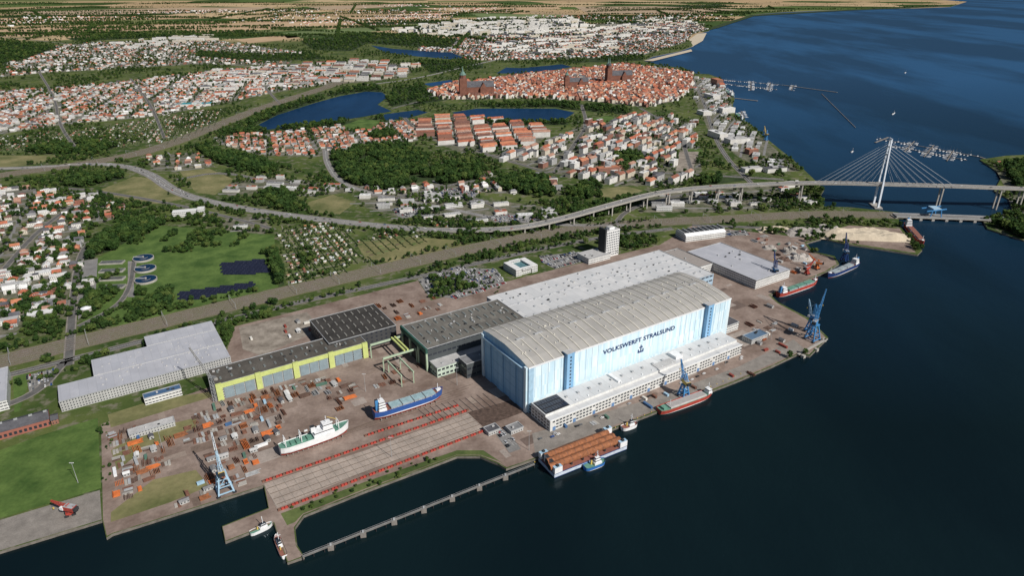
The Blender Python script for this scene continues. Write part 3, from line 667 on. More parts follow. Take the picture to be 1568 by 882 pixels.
def limek(k):
    for i in range(5): lb(k,-256+i*39.5,-250+i*39.5,189.5,191.9,0,19.5,limeg)
    lb(k,-250,-97,190.8,191.9,13.5,18.6,limeg)
    for i in range(4):
        for j in range(3): lb(k,-248.5+i*39.5+j*10.5,-239+i*39.5+j*10.5,191.1,191.9,.1,13.2,M('grey_blue_door',(.22,.28,.31),.6,.1))
    rooflights(-254,-96,196,226,18,14,2,M('rooflight_glass',(.16,.175,.17),.4,.2),2,5)(k)
hallbox('section_assembly_hall',-256,-92,192,228,18,wallG,M('dark_bitumen_roof',(.085,.077,.067),.9,.3,.05),eq=18,kids=limek)
hallbox('dark_roofed_workshop',-130,-48,209,278,20,MW('charcoal_facade',(.05,.052,.055),6,5),M('black_felt_roof',(.045,.042,.039),.9,.3,.05),kids=rooflights(-128,-50,212,276,20,9,4,M('pale_rooflight',(.24,.23,.21),.5,.1),1.2,8))
def crane_rails(b,a0,a1,y,h,m):
    b.beam(W(a0,y,h),W(a1,y,h),1.4,m,2)
    n=max(1,int((a1-a0)/22))
    for i in range(n+1): a=a0+(a1-a0)*i/n; b.beam(W(a,y,0),W(a,y,h-1.2),1.1,m)
b=MB()
crane_rails(b,-90,-50,186,17,mint); crane_rails(b,-90,-50,150,17,mint)
b.beam(W(-60,150,19),W(-60,186,19),1.8,limeg,1.8); b.beam(W(-64,150,19),W(-64,186,19),1.8,limeg,1.8)
b.build('yard_gantry_crane')
b=MB(); lb(b,-392,-228,255,291,0,12,wallG,roofLG); lb(b,-359,-228,291.02,330,0,12.6,wallG,roofLG); lb(b,-303,-228,330.02,356,0,13.2,wallG,roofLG)
for i in range(60): 
    a=R.uniform(-355,-232);bb=R.uniform(260,326); lb(b,a,a+1.4,bb,bb+1.1,12.0,13.1,roofG[2])
lb(b,-392.3,-227.7,254.5,255.2,12.02,12.6,steel)
b.build('logistics_hall')
# long brick workshop with pitched dark roof
b=MB(); c=W(-461,244); b.gable(c.x,c.y,118,20,YA,8,4,MW('red_brick_facade',(.3,.11,.08),4,7,(.2,.8),(.25,.7)),roofG[0]); c=W(-398,241); b.gable(c.x,c.y,6,12,YA,5,2,wallB,roofG[0])
for i in range(10): c=W(-512+i*12,244); b.box(c.x,c.y,3,1.6,11.2,13,YA,steel)
b.build('brick_workshop')
hallbox('grey_store',-520,-436,290,366,11,wallWb,roofLG,eq=12)
hallbox('site_office',-320,-285,222,232,8,wallWb,M('blue_roof',(.06,.12,.22),.5,.1),eq=3)
hallbox('long_shed',-340,-300,168,178,5,wallG,roofG[2],eq=2)
hallbox('quayside_hut',-53,-40,-12,-2,4,wallG,roofG[0],eq=1); hallbox('quayside_hut',-34,-20,-22,-12,4,wallG,roofG[1],eq=1)
def from_img(name,pts,h,mw,mt,eq=5,**k):
    q=[L(u,v,h) for u,v in pts]; a=[x[0] for x in q]; bb=[x[1] for x in q]
    return hallbox(name,min(a),max(a),min(bb),max(bb),h,mw,mt,eq=eq,**k)
from_img('port_warehouse',[(1062,383),(1105,372),(1158,430),(1203,414)],13,wallWb,roofLG,10)
from_img('office_annex',[(888,390),(915,380),(935,388)],9,wallWb,roofG[2],4)
c=g(932,390); b=MB(); hh=43; towerw=M('tower_panel',(.7,.7,.69),.7,.06)
b.box(c.x,c.y,26,15,0,hh,YA,towerw,roofG[2])
sh=E1*-14.5; b.box(c.x+sh.x,c.y+sh.y,3,15.4,0,hh+4,YA,dark)
b.box(c.x,c.y,10,8,hh,hh+4,YA,white,roofG[2])
q=c-E2*7.55
for i in range(10):
    for j in range(7):
        w_=q+E1*(-10.8+j*3.6); b.box(w_.x,w_.y,2.2,.16,2.6+i*4,4.6+i*4,YA,glass)
b.build('office_tower_block')
c=g(797,414); b=MB()
for dx in (-14,14): 
    q=c+E1*dx; b.box(q.x,q.y,10,34,0,11,YA,wallWb,roofG[3])
b.box(c.x,c.y,17.9,30,0,8,YA,wallWb,M('atrium_glass_roof',(.1,.2,.22),.2,.2,spec=.6))
for dy in (-16,16): q=c+E2*dy; b.box(q.x,q.y,17.8,5.8,8.02,11,YA,wallWb,roofG[3])
b.build('administration_building')
c=g(1072,362); b=MB(); b.T=Matrix.Translation(c)@Matrix.Rotation(YA-.25,4,'Z')
for i in range(10):
    a0=math.pi*i/10;a1=math.pi*(i+1)/10; y0=-math.cos(a0)*16;y1=-math.cos(a1)*16; z0=9+math.sin(a0)*5;z1=9+math.sin(a1)*5
    b.face([(-38,y0,z0),(38,y0,z0),(38,y1,z1),(-38,y1,z1)],dark if 2<i<8 else white)
    b.face([(-38,y1,z1),(-38,y1,9),(-38,y0,9),(-38,y0,z0)],white); b.face([(38,y0,z0),(38,y0,9),(38,y1,9),(38,y1,z1)],white)
for i in range(9): b.box(-38+i*9.5,0,.5,22,13.4,14.6,0,white)
b.box(0,0,76,32,0,9,0,wallWb); b.build('barrel_roofed_hall')
# ---------- sewage works ----------
for (u,v) in ((220,397),(223,413),(224,430)):
    c=g(u,v); b=MB(); b.cyl(c.x,c.y,15,0,3,conc,n=32); b.cyl(c.x,c.y,14,3.0,3.05,lm,n=32); b.cyl(c.x,c.y,6.5,3.05,3.5,conc,lm,n=24)
    b.beam((c.x-15,c.y,4),(c.x,c.y,4),1.2,steel); b.cyl(c.x,c.y,1.5,3.5,5,conc); b.build('round_clarifier_tank')
dbw=M('dark_basin_water',(.02,.03,.03),.15,.2)
for i in range(4):
    c=g(172,403+i*12.5); b=MB(); b.box(c.x,c.y,34,12,0,2.2,.12,conc)
    for j in range(3): b.box(c.x,c.y-3.6+j*3.6,32,2.6,2.2,2.24,.12,dbw)
    b.build('settling_basin')
c=g(137,435); b=MB(); b.gable(c.x,c.y,14,10,.3,6,2.5,wallW,roofG[2]); b.box(c.x,c.y-22,9,9,0,6,.3,wallC,roofG[2]); b.build('pump_house')
c=g(134,480); b=MB(); b.cyl(c.x,c.y,6,0,8,conc,n=20); b.cyl(c.x,c.y,6.2,8,10,white,n=20,r2=.5); b.build('sludge_silo')
patch('service_road',[[(120,400),(150,396),(146,460),(120,490)],[(196,400),(204,400),(206,455),(196,455)]],.12,asphl,False,False)
def solar(pl):
    P=Poly(IP(pl)); b=MB(); y=P.y0
    while y<P.y1:
        x=P.x0
        while x<P.x1:
            if P.has(x,y):
                b.face([(x,y,.8),(x+5.8,y+.9,.8),(x+5.2,y+4.0,2.4),(x-.6,y+3.1,2.4)],solm); b.beam((x+3,y+2,0),(x+3,y+2,1.6),.25,steel)
            x+=6
        y+=6.6
    b.build('solar_panel_array')
solar([(333,405),(408,398),(412,420),(338,424)]); solar([(268,450),(380,434),(392,440),(270,466)])
# ---------- churches ----------
brick=M('old_brick',(.19,.085,.06),.9,.2,.1); copper=M('copper_green_roof',(.12,.2,.17),.7,.15); slate=roofG[0]; bw_=MATS['brick_wall']
def church(name,u,v,L_,w,nh,th,tw,twin=False,ang=.2):
    c=g(u,v); b=MB(); b.T=Matrix.Translation(c)@Matrix.Rotation(ang,4,'Z')
    b.gable(0,0,L_,w*.5,0,nh,nh*.55,brick,slate)
    for s in (-1,1): b.box(0,s*w*.375,L_*.94,w*.25,0,nh*.5,0,bw_,roofR[4])
    b.gable(L_*.1,0,w*.9,w*.45,math.pi/2,nh*.95,nh*.5,brick,slate)
    for i in range(9):
        for s in (-1,1): b.box(-L_*.42+i*L_*.1,s*(w*.5+.8),1.4,1.4,0,nh*.5,0,brick)
    for s in ((-1,1) if twin else (0,)):
        y=s*w*.2; b.box(-L_/2-tw*.4,y,tw,tw,0,th*.62,0,brick,slate)
        b.cyl(-L_/2-tw*.4,y,tw*.45,th*.62,th*.72,brick,n=8)
        b.cyl(-L_/2-tw*.4,y,tw*.5,th*.72,th*.82,copper if not twin or s>0 else slate,n=8,r2=tw*.2)
        b.cyl(-L_/2-tw*.4,y,tw*.16,th*.82,th,copper,n=6,r2=.2)
    b.build(name)
church('st_marys_brick_church',735,148,100,50,36,108,26)
church('st_nicholas_brick_church',950,128,90,42,34,102,19,True); church('st_james_brick_church',885,136,76,38,28,74,18)
c=g(1097,130); b=MB(); b.box(c.x,c.y,26,60,0,24,.15,bw_,roofR[1]); b.gable(c.x,c.y-60,20,30,.15,12,6,wallW,roofR[0]); b.build('brick_granary')
for (u,v,w_,l_,h,mr) in ((1112,172,46,26,16,3),(1090,150,30,60,14,3),(1078,175,30,40,12,3),(1128,218,60,30,12,2),(1098,210,24,60,15,3),(1185,262,50,22,9,0),(930,266,50,18,16,-1),(1150,235,26,20,12,-1),(950,258,16,16,10,-1),(1210,285,50,22,8,3),(1150,262,44,18,9,2)):
    c=g(u,v); b=MB(); b.box(c.x,c.y,w_,l_,0,h,.3,wallB if mr<0 else wallW,roofR[1] if mr<0 else roofG[mr]); b.box(c.x,c.y,w_*.3,l_*.3,h,h+2.5,.3,wallG,roofG[2]); b.build('harbour_warehouse')
c=g(298,161); b=MB(); b.box(c.x,c.y,110,38,0,7,.2,wallW,M('turquoise_roof',(.04,.27,.31),.5,.1)); b.box(c.x+10,c.y,30,20,7,10,.2,wallW,roofG[2]); b.build('sports_centre')
c=g(285,330); b=MB(); b.box(c.x,c.y,42,16,0,10,.3,wallWb,roofG[3]); b.box(c.x+28,c.y+4,12,14,0,14,.3,wallWb,roofG[3]); b.build('white_office_building')
# ---------- road bridge ----------
bp=[(640,351,1),(700,352.5,5),(790,350,9),(860,335,14),(940,312,20),(1010,293.5,26),(1080,286,31),(1180,281,37),(1250,279,40),(1340,281,42),(1450,284,42),(1568,288.5,38),(1750,295,26),(1950,300,12)]
pts=smooth([g(*p) for p in bp],3); mark_line([Vector((p.x,p.y,0)) for p in pts],14)
b=MB(); b.ribbon(pts,16,0,asphl,thick=2.2,ms=conc)
for o in (-8.1,8.1): b.ribbon(pts,.35,1.1,conc,thick=1.3,off=o)
for o in (-4,0,4): b.ribbon(pts,.3,.05,mark,off=o)
br=b.build('cable_stayed_road_bridge',center=False)
b=MB(); acc=0; P0=g(1343,281,42)
for i in range(1,len(pts)):
    acc+=(pts[i]-pts[i-1]).length
    near=math.hypot(pts[i].x-P0.x,pts[i].y-P0.y)
    if acc>(40 if near>210 else 999) or (near>110 and near<140 and acc>60):
        acc=0; d=(pts[i]-pts[i-1]).normalized(); k=Vector((-d.y,d.x,0)); zt=pts[i].z-2.2
        if zt<1.5: continue
        a=math.atan2(d.y,d.x)
        for s in (-5,5): q=pts[i]+k*s; b.box(q.x,q.y,2.2,2.6,-6,zt,a,conc,None)
        b.beam(pts[i]-k*7+Vector((0,0,-2.9)),pts[i]+k*7+Vector((0,0,-2.9)),2.2,conc,1.4)
b.build('bridge_piers',br)
b=MB(); i0=min(range(len(pts)),key=lambda i:(pts[i]-P0).length); d=(pts[i0+1]-pts[i0-1]); d.z=0; d.normalize(); k=Vector((-d.y,d.x,0)); c=Vector((pts[i0].x,pts[i0].y,0))
wp=M('pylon_white',(.66,.71,.78),.5,.06)
for s in (-1,1):
    b.beam(c+k*s*12+Vector((0,0,-5)),c+k*s*10.5+Vector((0,0,46)),3.2,wp); b.beam(c+k*s*10.5+Vector((0,0,46)),c+k*s*3+Vector((0,0,126)),2.4,wp)
for zz,hw_ in ((38,10.5),(98,5.6),(112,4.3),(126,3.4)): b.beam(c-k*hw_+Vector((0,0,zz)),c+k*hw_+Vector((0,0,zz)),2,wp,2.4)
b.beam(c-k*7+Vector((0,0,127)),c+k*7+Vector((0,0,127)),1.2,wp,1)
b.box(c.x,c.y,14,34,-8,-.5,math.atan2(d.y,d.x),conc); b.build('pylon',br)
b=MB(); cab=M('stay_cable',(.42,.46,.5),.5,.05)
for sd in (-1,1):
    for j in range(8):
        t=22+j*(15.5 if sd>0 else 13); x=c+d*sd*t
        pr=min(range(len(pts)-1),key=lambda i:(pts[i].x-x.x)**2+(pts[i].y-x.y)**2); zz=pts[pr].z
        for s in (-1,1): b.beam(Vector((x.x,x.y,zz+.5))+k*s*7.6,c+k*s*4.2+Vector((0,0,86+j*5)),.3,cab)
b.build('stay_cables',br)
pts2=[g(1370,329,4),g(1430,331,4),g(1500,333.5,4),g(1568,337,4),g(1700,343,4)]
b=MB(); b.ribbon(pts2,20,0,asphl,thick=2,ms=conc)
for o in (-9.6,9.6): b.ribbon(pts2,.4,1.2,steel,thick=1.2,off=o)
for i in range(14):
    f=i/13*4; j=min(3,int(f)); p=pts2[j].lerp(pts2[j+1],f-j); b.box(p.x,p.y,5,19,-6,1.9,.0,conc)
q=g(1428,330,4)
for s in (-9,9):
    for x in (-10,10): b.beam((q.x+x,q.y+s,4),(q.x+x*.7,q.y+s,19),1.4,blue)
    b.beam((q.x-18,q.y+s,15),(q.x+16,q.y+s,19),1.8,blue)
b.box(q.x,q.y,14,19,17.5,19.5,0,lblue); b.build('bascule_road_and_rail_bridge')
# ---------- heaps ----------
def heap(name,u,v,lx,ly,ang,h,m,seed=0):
    c=g(u,v); me=MB(); me.T=Matrix.Translation(c)@Matrix.Rotation(ang,4,'Z'); N=26
    def Hh(i,j):
        x=i/N*2-1;y=j/N*2-1; r=max(0,1-(abs(x)**2.4+abs(y)**2.2)); n=noise.noise(Vector((x*2.4+seed,y*1.6,seed)))+.35*noise.noise(Vector((x*9+seed,y*6,seed)))
        return (x*lx/2,y*ly/2,.12+h*min(1,r*1.9)*(.75+.5*n))
    for i in range(N):
        for j in range(N): me.face([Hh(i,j),Hh(i+1,j),Hh(i+1,j+1),Hh(i,j+1)],m)
    me.build(name)
pg=M('pale_gravel',(.4,.37,.34),.95,.15)
heap('sand_heap',1322,362,150,44,-.12,12,sandm,1); heap('gravel_heap',1232,356,70,40,.1,7,gravel,2); heap('gravel_heap',1208,386,22,20,0,8,gravel,4); heap('gravel_heap',1228,397,34,22,0,7,pg,5); heap('gravel_heap',1178,380,22,16,0,4,gravel,6); heap('sand_heap',1185,352,60,26,.1,5,sandm,7); heap('gravel_heap',1200,398,18,14,0,5,rust3,8); heap('gravel_heap',1268,350,40,30,0,6,pg,9)
# ---------- breakwater ----------
b=MB(); p,q=g(463,853,1),g(818,711,1); dk_=M('weathered_concrete',(.17,.165,.155),.9,.2)
b.beam(p,q,2,dk_,.7)
dirr=(q-p).normalized(); kk=Vector((-dirr.y,dirr.x,0))
for i in range(26):
    c=p.lerp(q,i/25)
    for s in (-.8,.8): b.beam(c+kk*s+Vector((0,0,-6)),c+kk*s+Vector((0,0,-.4)),.5,dark)
for s in (-.9,.9): b.beam(p+kk*s+Vector((0,0,1.5)),q+kk*s+Vector((0,0,1.5)),.12,steel)
for i in range(1,8):
    c=p.lerp(q,i/8-.02); b.box(c.x,c.y,4.4,4.4,-5,1.3,.2,concd); b.box(c.x,c.y,1.4,1.4,1.3,3,.2,steel)
b.build('breakwater_walkway')
b=MB()
for (p,q,n) in ((g(404,738),g(716,629),70),(g(428,782),g(742,660),70),(g(560,668),g(700,622),30)):
    for i in range(n):
        c=p.lerp(q,i/(n-1)); b.box(c.x,c.y,2.8,2.2,.1,1.6,YA,red if i%3 else rust2,None,.8,.8)
b.build('keel_block_rows')
b=MB()
for o in range(5):
    p=g(404+o*5,741+o*8,0);q=g(716+o*6,634+o*5.5,0)
    b.beam(p+Vector((0,0,.2)),q+Vector((0,0,.2)),.4,rail_m,.25)
for i in range(26):
    p=g(404,743).lerp(g(716,634),i/25); q=g(424,777).lerp(g(742,658),i/25); b.beam(p+Vector((0,0,.14)),q+Vector((0,0,.14)),.3,concd,.1)
b.build('slipway_rails')
patch('steel_plated_floor',[[(716,632),(786,612),(800,632),(740,654)]],.13,M('brown_plate_floor',(.09,.062,.05),.8,.4,.3),False,False)
b=MB()
for i in range(12):
    p=g(640+i*9,627-i*2.2); q=g(662+i*9,646-i*2.2); b.beam(p+Vector((0,0,.2)),q+Vector((0,0,.2)),.5,dark,.2)
for i in range(5):
    p=g(420+i*25,700-i*9); q=g(700+i*6,612-i*6); b.beam(p+Vector((0,0,.16)),q+Vector((0,0,.16)),.35,rail_m,.15)
b.build('transfer_rails')
# ---------- ships ----------
def ship(name,st,bw,zb,beam,dep,lo,up,dk,fit,bowsheer=.35):
    p=g(*st,zb); q=g(*bw,zb); Ls=(q-p).length; b=MB(); ang=math.atan2(q.y-p.y,q.x-p.x)
    b.T=Matrix.Translation((p+q)/2)@Matrix.Rotation(ang,4,'Z')
    S=[-.5,-.46,-.38,-.2,0,.2,.3,.38,.44,.48,.505]; fd=[.7,.88,1,1,1,1,.97,.82,.55,.3,.03]; fk=[.25,.5,.8,.95,1,.95,.8,.5,.22,.06,.0]
    def ring(i):
        x=S[i]*Ls; sh=dep*(1+bowsheer*max(0,(S[i]-.2)/.3)**2+.1*max(0,(-S[i]-.35)/.15))
        xx=(0 if S[i]<.4 else -(S[i]-.4)*Ls*.35)
        return [(x+xx*1.3,fk[i]*beam/2*.7,0),(x+xx,(fk[i]*.6+fd[i]*.4)*beam/2,dep*.35),(x+xx*.5,(fk[i]*.3+fd[i]*.7)*beam/2,dep*.48),(x,fd[i]*beam/2,sh+1)],sh
    rs=[ring(i) for i in range(len(S))]
    for i in range(len(S)-1):
        A,B=rs[i][0],rs[i+1][0]
        for s in (1,-1):
            for k in range(3):
                f=[A[k],B[k],B[k+1],A[k+1]]; f=[(x,y*s,z_) for x,y,z_ in f]
                b.face(f if s<0 else f[::-1],lo if k==0 else (white if k==1 and up is not white else up))
        z0,z1=rs[i][1],rs[i+1][1]; a=A[3];c_=B[3]
        b.face([(a[0],-a[1],z0),(c_[0],-c_[1],z1),(c_[0],c_[1],z1),(a[0],a[1],z0)],dk)
    A=rs[0][0]; b.face([(x,y,z_) for x,y,z_ in A]+[(x,-y,z_) for x,y,z_ in A[::-1]],up)
    if zb>0:
        for i in range(12): b.box(-Ls*.42+i*Ls*.072,0,1.2,beam*.7,-zb+.1,0.3,0,concd)
    fit(b,Ls,beam,dep)
    return b.build(name)
def house_tiers(b,x,y,lx,ly,z0,n,m,h=2.7,sh=.9):
    for i in range(n):
        b.box(x,y,lx,ly,z0+i*h,z0+i*h+h-.02,0,m)
        if i: b.box(x,y,lx+.1,ly+.1,z0+i*h+1.2,z0+i*h+2,0,glass)
        lx*=sh; ly*=sh
    b.beam((x,y,z0+n*h),(x,y,z0+n*h+7),.4,white); b.beam((x,y-2,z0+n*h+4),(x,y+2,z0+n*h+4),.25,white)
deckg=M('deck_green',(.12,.26,.2),.7,.2); deckr=M('deck_red',(.24,.1,.075),.7,.2); hatch=M('hatch_grey',(.3,.34,.36),.6,.2)
def cargo(hm,nh=4,tier=4,fr=.72,open_=False):
    def f(b,Ls,bm,dp):
        x0=-Ls*.28; x1=Ls*.38; w=(x1-x0)/nh
        for i in range(nh):
            b.box(x0+w*(i+.5),0,w*.94,bm*fr,dp+.05,dp+2,0,hatch)
            if open_: b.box(x0+w*(i+.5),0,w*.9,bm*fr*.92,dp+2,dp+2.1,0,hm)
            else: b.box(x0+w*(i+.5),0,w*.9,bm*fr*.95,dp+2,dp+2.6,0,hm)
        house_tiers(b,-Ls*.39,0,Ls*.11,bm*.8,dp,tier,white); b.box(-Ls*.45,0,3,3,dp,dp+tier*2.7+2,0,blue,dark)
        b.beam((Ls*.43,0,dp),(Ls*.43,0,dp+10),.5,white); b.box(Ls*.44,0,5,bm*.3,dp+1,dp+3.2,0,white)
        for s in (-1,1):
            for i in range(12): b.beam((-Ls*.3+i*Ls*.06,s*bm*.48,dp),(-Ls*.3+i*Ls*.06,s*bm*.48,dp+1.6),.2,white)
    return f
ship('cargo_ship_in_repair',(573,642),(678,608),1.5,13,8.5,red,M('hull_blue',(.03,.09,.3),.5,.1),deckr,cargo(M('hold_teal',(.28,.4,.43),.7,.2),4,4,.78,True))
def fish(b,Ls,bm,dp):
    house_tiers(b,Ls*.12,0,Ls*.3,bm*.8,dp,2,white); house_tiers(b,Ls*.18,0,Ls*.14,bm*.7,dp+5.4,2,white)
    b.box(-Ls*.02,0,4,4,dp+5.4,dp+11,0,white,dark)
    for x in (-.42,-.2,.34): b.beam((Ls*x,-3,dp),(Ls*x,-3,dp+10),.6,white); b.beam((Ls*x,3,dp),(Ls*x,3,dp+10),.6,white); b.beam((Ls*x,-3,dp+10),(Ls*x,3,dp+10),.6,white)
    for i in range(4): b.box(-Ls*.32+i*5,0,3.5,bm*.5,dp,dp+1.6,0,deckg)
    for i in range(5): b.box(-Ls*.1+i*6,bm*.33,3,1.2,dp+5.5,dp+6.6,0,orange if i%2 else white)
    b.beam((Ls*.34,0,dp+10),(Ls*.2,0,dp+16),.4,yel)
ship('white_research_ship_on_slip',(430,697),(535,660),1.5,12,8,red,white,deckg,fish,.45)
def barge(b,Ls,bm,dp):
    b.box(0,0,Ls*.66,bm*.7,dp,dp+1.6,0,M('pale_grey_hold',(.5,.48,.47),.7,.1)); b.box(0,0,Ls*.64,bm*.6,dp+1.6,dp+1.7,0,M('hold_floor',(.35,.33,.32),.8,.1))
    house_tiers(b,Ls*.41,0,Ls*.07,bm*.6,dp,2,white); b.box(-Ls*.42,0,Ls*.05,bm*.5,dp,dp+2.5,0,deckg); b.beam((-Ls*.3,0,dp),(-Ls*.3,0,dp+8),.4,white)
ship('inland_cargo_barge',(1008,636),(1090,606),-4,12,6,green,red,deckg,barge,.1)
ship('red_coaster',(1190,457),(1250,436),-4,11,7,navy,red,deckr,cargo(deckg,3,3))
ship('red_coaster',(1312,408),(1266,428),-4,11,7,red,navy,deckr,cargo(hatch,3,3))
ship('red_coaster',(1386,349),(1412,379),-4,12,8,navy,red,deckr,cargo(deckr,3,4))
def tug(b,Ls,bm,dp):
    k=bm/8
    house_tiers(b,Ls*.1,0,Ls*.35,bm*.6,dp,3,white,2.3*k,.75); b.box(-Ls*.15,1.2*k,1.4*k,1.2*k,dp,dp+5*k,0,yel,dark)
tg=M('tug_blue',(.03,.14,.42),.5,.1)
ship('tugboat',(895,722),(926,710),-3.5,8,4,dark,tg,deckg,tug); ship('tugboat',(952,661),(975,653),-3.5,7,4,dark,white,deckr,tug); ship('workboat',(437,858),(424,826),-3.5,5.5,3.4,red,white,deckr,tug); ship('workboat',(384,822),(418,806),-3.5,5,3,green,white,deckg,tug)
for (u,v,u2,v2) in ((1366,176,1370,173),(1303,234,1306,232),(1385,112,1387,111)): ship('pleasure_boat',(u,v),(u2,v2),-3,3,1.8,white,white,white,tug)
# pontoon barge with monopiles
p=g(848,732,-2.5); q=g(958,688,-2.5); Ld=(q-p).length; ang=math.atan2(q.y-p.y,q.x-p.x); b=MB()
b.T=Matrix.Translation((p+q)/2)@Matrix.Rotation(ang,4,'Z')@Matrix.Translation((0,12,0))
pont=M('pontoon_hull',(.5,.56,.64),.6,.15)
b.box(0,0,Ld,26,-2,5,0,navy,deckr); b.box(0,0,Ld+.4,26.4,1.0,4.0,0,pont)
for x in (-1,1):
    for y in (-1,1):
        b.box(x*(Ld/2-4),y*11.5,8,4,5,11,0,white,lblue); b.box(x*(Ld/2-4),y*11.5,2.2,2.2,11,12.5,0,dark)
for i in range(3):
    y=-7+i*7; b.tube((-Ld/2-2+i*2,y,9),(Ld/2-4-i*1.5,y,9),3.2,rust,20,dark)
    for j in range(9): b.tube((-Ld/2+4+j*Ld/9.5,y,9),(-Ld/2+4.5+j*Ld/9.5,y,9),3.28,rust2,20)
    for j in range(6): b.box(-Ld/2+8+j*Ld/6.5,y,1.6,6.4,5,7.2,0,dark)
b.box(-Ld/2+3,0,3,14,5,12,0,white,dark)
b.build('pontoon_barge_with_steel_piles')
# ---------- cranes ----------
def crane(name,u,v,hp,hj,jaz,jl,jel,m,mj=None,cabm=yel,base=10,yaw=YA):
    c=g(u,v); b=MB(); b.T=Matrix.Translation(c)@Matrix.Rotation(yaw,4,'Z'); k=base/2; mj=mj or m
    for x in (-1,1):
        for y in (-1,1):
            b.beam((x*k,y*k,0),(x*k*.45,y*k*.45,hp),1.1,m); b.box(x*k,y*k,3,1.6,0,1.6,0,dark)
        b.beam((x*k*.95,-k*.95,2.5),(x*k*.95,k*.95,2.5),.9,m); b.beam((-k*.95,x*k*.95,2.5),(k*.95,x*k*.95,2.5),.9,m)
        b.beam((x*k*.75,-k*.75,hp*.45),(x*k*.75,k*.75,hp*.45),.7,m); b.beam((-k*.75,x*k*.75,hp*.45),(k*.75,x*k*.75,hp*.45),.7,m)
        b.beam((x*k*.95,-k*.95,2.5),(x*k*.72,k*.72,hp*.45),.5,m); b.beam((-k*.72,x*k*.72,hp*.45),(k*.5,x*k*.5,hp*.95),.5,m)
    b.box(0,0,base*.62,base*.62,hp,hp+1.2,0,m)
    b.T=Matrix.Translation(c)@Matrix.Rotation(jaz,4,'Z')
    b.cyl(0,0,2,hp+1.2,hp+3,dark); b.box(-2,0,9,5,hp+3,hp+7,0,cabm,steel); b.box(4,2,3,2.2,hp+3.5,hp+6.2,0,white); b.box(5.3,2,.5,2,hp+4.3,hp+5.8,0,glass)
    b.box(-7,0,3,4.4,hp+3.4,hp+6.2,0,dark)
    b.lattice((-1,0,hp+7),(-.5,0,hp+hj),3.2,m,7,1.4)
    tip=(3+math.cos(jel)*jl,0,hp+6+math.sin(jel)*jl)
    b.lattice((3,0,hp+6),tip,2.2,mj,12,.8,.4)
    top=(-.5,0,hp+hj); b.beam(top,tip,.25,dark); b.beam(top,(-6,0,hp+7),.5,m); b.beam(top,(3+math.cos(jel)*jl*.5,0,hp+6+math.sin(jel)*jl*.5),.5,mj)
    b.beam(tip,(tip[0],0,tip[2]-jl*.55),.14,dark); b.box(tip[0],0,.9,.9,tip[2]-jl*.55-1.6,tip[2]-jl*.55,0,yel)
    b.build(name)
crane('portal_slewing_crane',345,752,18,24,2.1,30,1.2,lblue,M('pale_jib',(.55,.6,.64),.5,.08),base=13)
crane('quay_crane',1046,607,14,14,1.9,20,1.15,blue,blue,base=9); crane('quay_crane',1243,520,20,26,.9,38,1.1,blue,blue,blue,base=13); crane('quay_crane',1240,508,16,22,2.2,20,1.25,blue,lblue,blue,base=10)
crane('harbour_crane',1184,428,12,18,1.6,24,1.2,navy,navy,blue,base=8); crane('harbour_crane',1292,400,12,18,1.5,26,1.2,navy,navy,blue,base=9); crane('harbour_crane',1250,412,6,9,2.6,15,.7,orange,orange,orange,base=6)
crane('harbour_crane',1235,420,6,9,.6,14,.7,red,red,red,base=6); crane('harbour_crane',1172,215,12,16,1.9,20,1.1,blue,yel,yel,base=8)
crane('red_excavator_crane',108,788,2.4,6,2.9,13,.2,red,red,red,base=5)
b=MB(); c=g(330,615); b.T=Matrix.Translation(c); gj=M('grey_jib',(.3,.3,.3),.6); b.lattice((0,0,0),(0,0,30),2.6,steel,14); b.lattice((0,0,30),(-22,14,56),2,gj,14,1); b.lattice((0,0,30),(8,-5,32),1.8,steel,4); b.box(8,-5,3,2,29,31,0,conc); b.build('tower_crane')
b=MB()
for a in (-86,-72):
    for y in (112,146): b.beam(W(a,y,0),W(a,y,14),1,mint)
    b.beam(W(a,111,14),W(a,147,14),1.2,mint,1.8)
b.build('portal_gantry')
# ---------- yard clutter ----------
def stack(x,y,a):
    b=MB(); n=R.randint(3,7); l=R.uniform(5,12); m=R.choice((rust,rust2,rust3,rust2,steel,orange,rust)); 
    b.T=Matrix.Translation((x,y,0))@Matrix.Rotation(a,4,'Z')
    for i in range(n):
        for k in range(R.randint(1,3)): b.beam((-l/2,i*1.2-n*.55,.6+k*.8),(l/2+R.uniform(-2,2),i*1.2-n*.55,.6+k*.8),.4,m,.7)
    for s in (-.3,.3): b.beam((l*s,-n*.6,.1),(l*s,n*.6,.1),.4,concd,.2)
    b.build('steel_beam_stack')
cm=[white,steel,rust2,lblue,M('container_blue',(.06,.13,.26),.6,.2),M('container_red',(.25,.06,.045),.6,.2),M('container_green',(.09,.17,.13),.6,.2),offw]
def cont(x,y,a):
    b=MB(); b.T=Matrix.Translation((x,y,0))@Matrix.Rotation(a,4,'Z'); m=R.choice(cm); l=R.choice((6,6,12))
    b.box(0,0,l,2.44,.1,2.6,0,m)
    for i in range(int(l*1.6)): 
        for s in (-1,1): b.box(-l/2+.3+i*.6,s*1.24,.3,.08,.3,2.4,0,m)
    b.box(l/2+.03,0,.05,2.2,.3,2.4,0,steel); b.build('shipping_container')
def block(x,y,a):
    b=MB(); b.T=Matrix.Translation((x,y,0))@Matrix.Rotation(a,4,'Z'); m=R.choice((rust,rust2,rust3,rust2,orange)); l=R.uniform(4,9); w=R.uniform(3,6); h=R.uniform(1.5,3.5)
    b.box(0,0,l,w,.4,.7,0,m); b.box(0,w/2-.2,l,.3,.7,h,0,m); b.box(-l/2+.2,-.2,.3,w-.8,.7,h*.8,0,m)
    for i in range(6): b.box(-l/2+.6+i*(l-1.2)/5,-.25,.25,w-.9,.7,1.2+h*.2,0,m)
    b.build('hull_section')
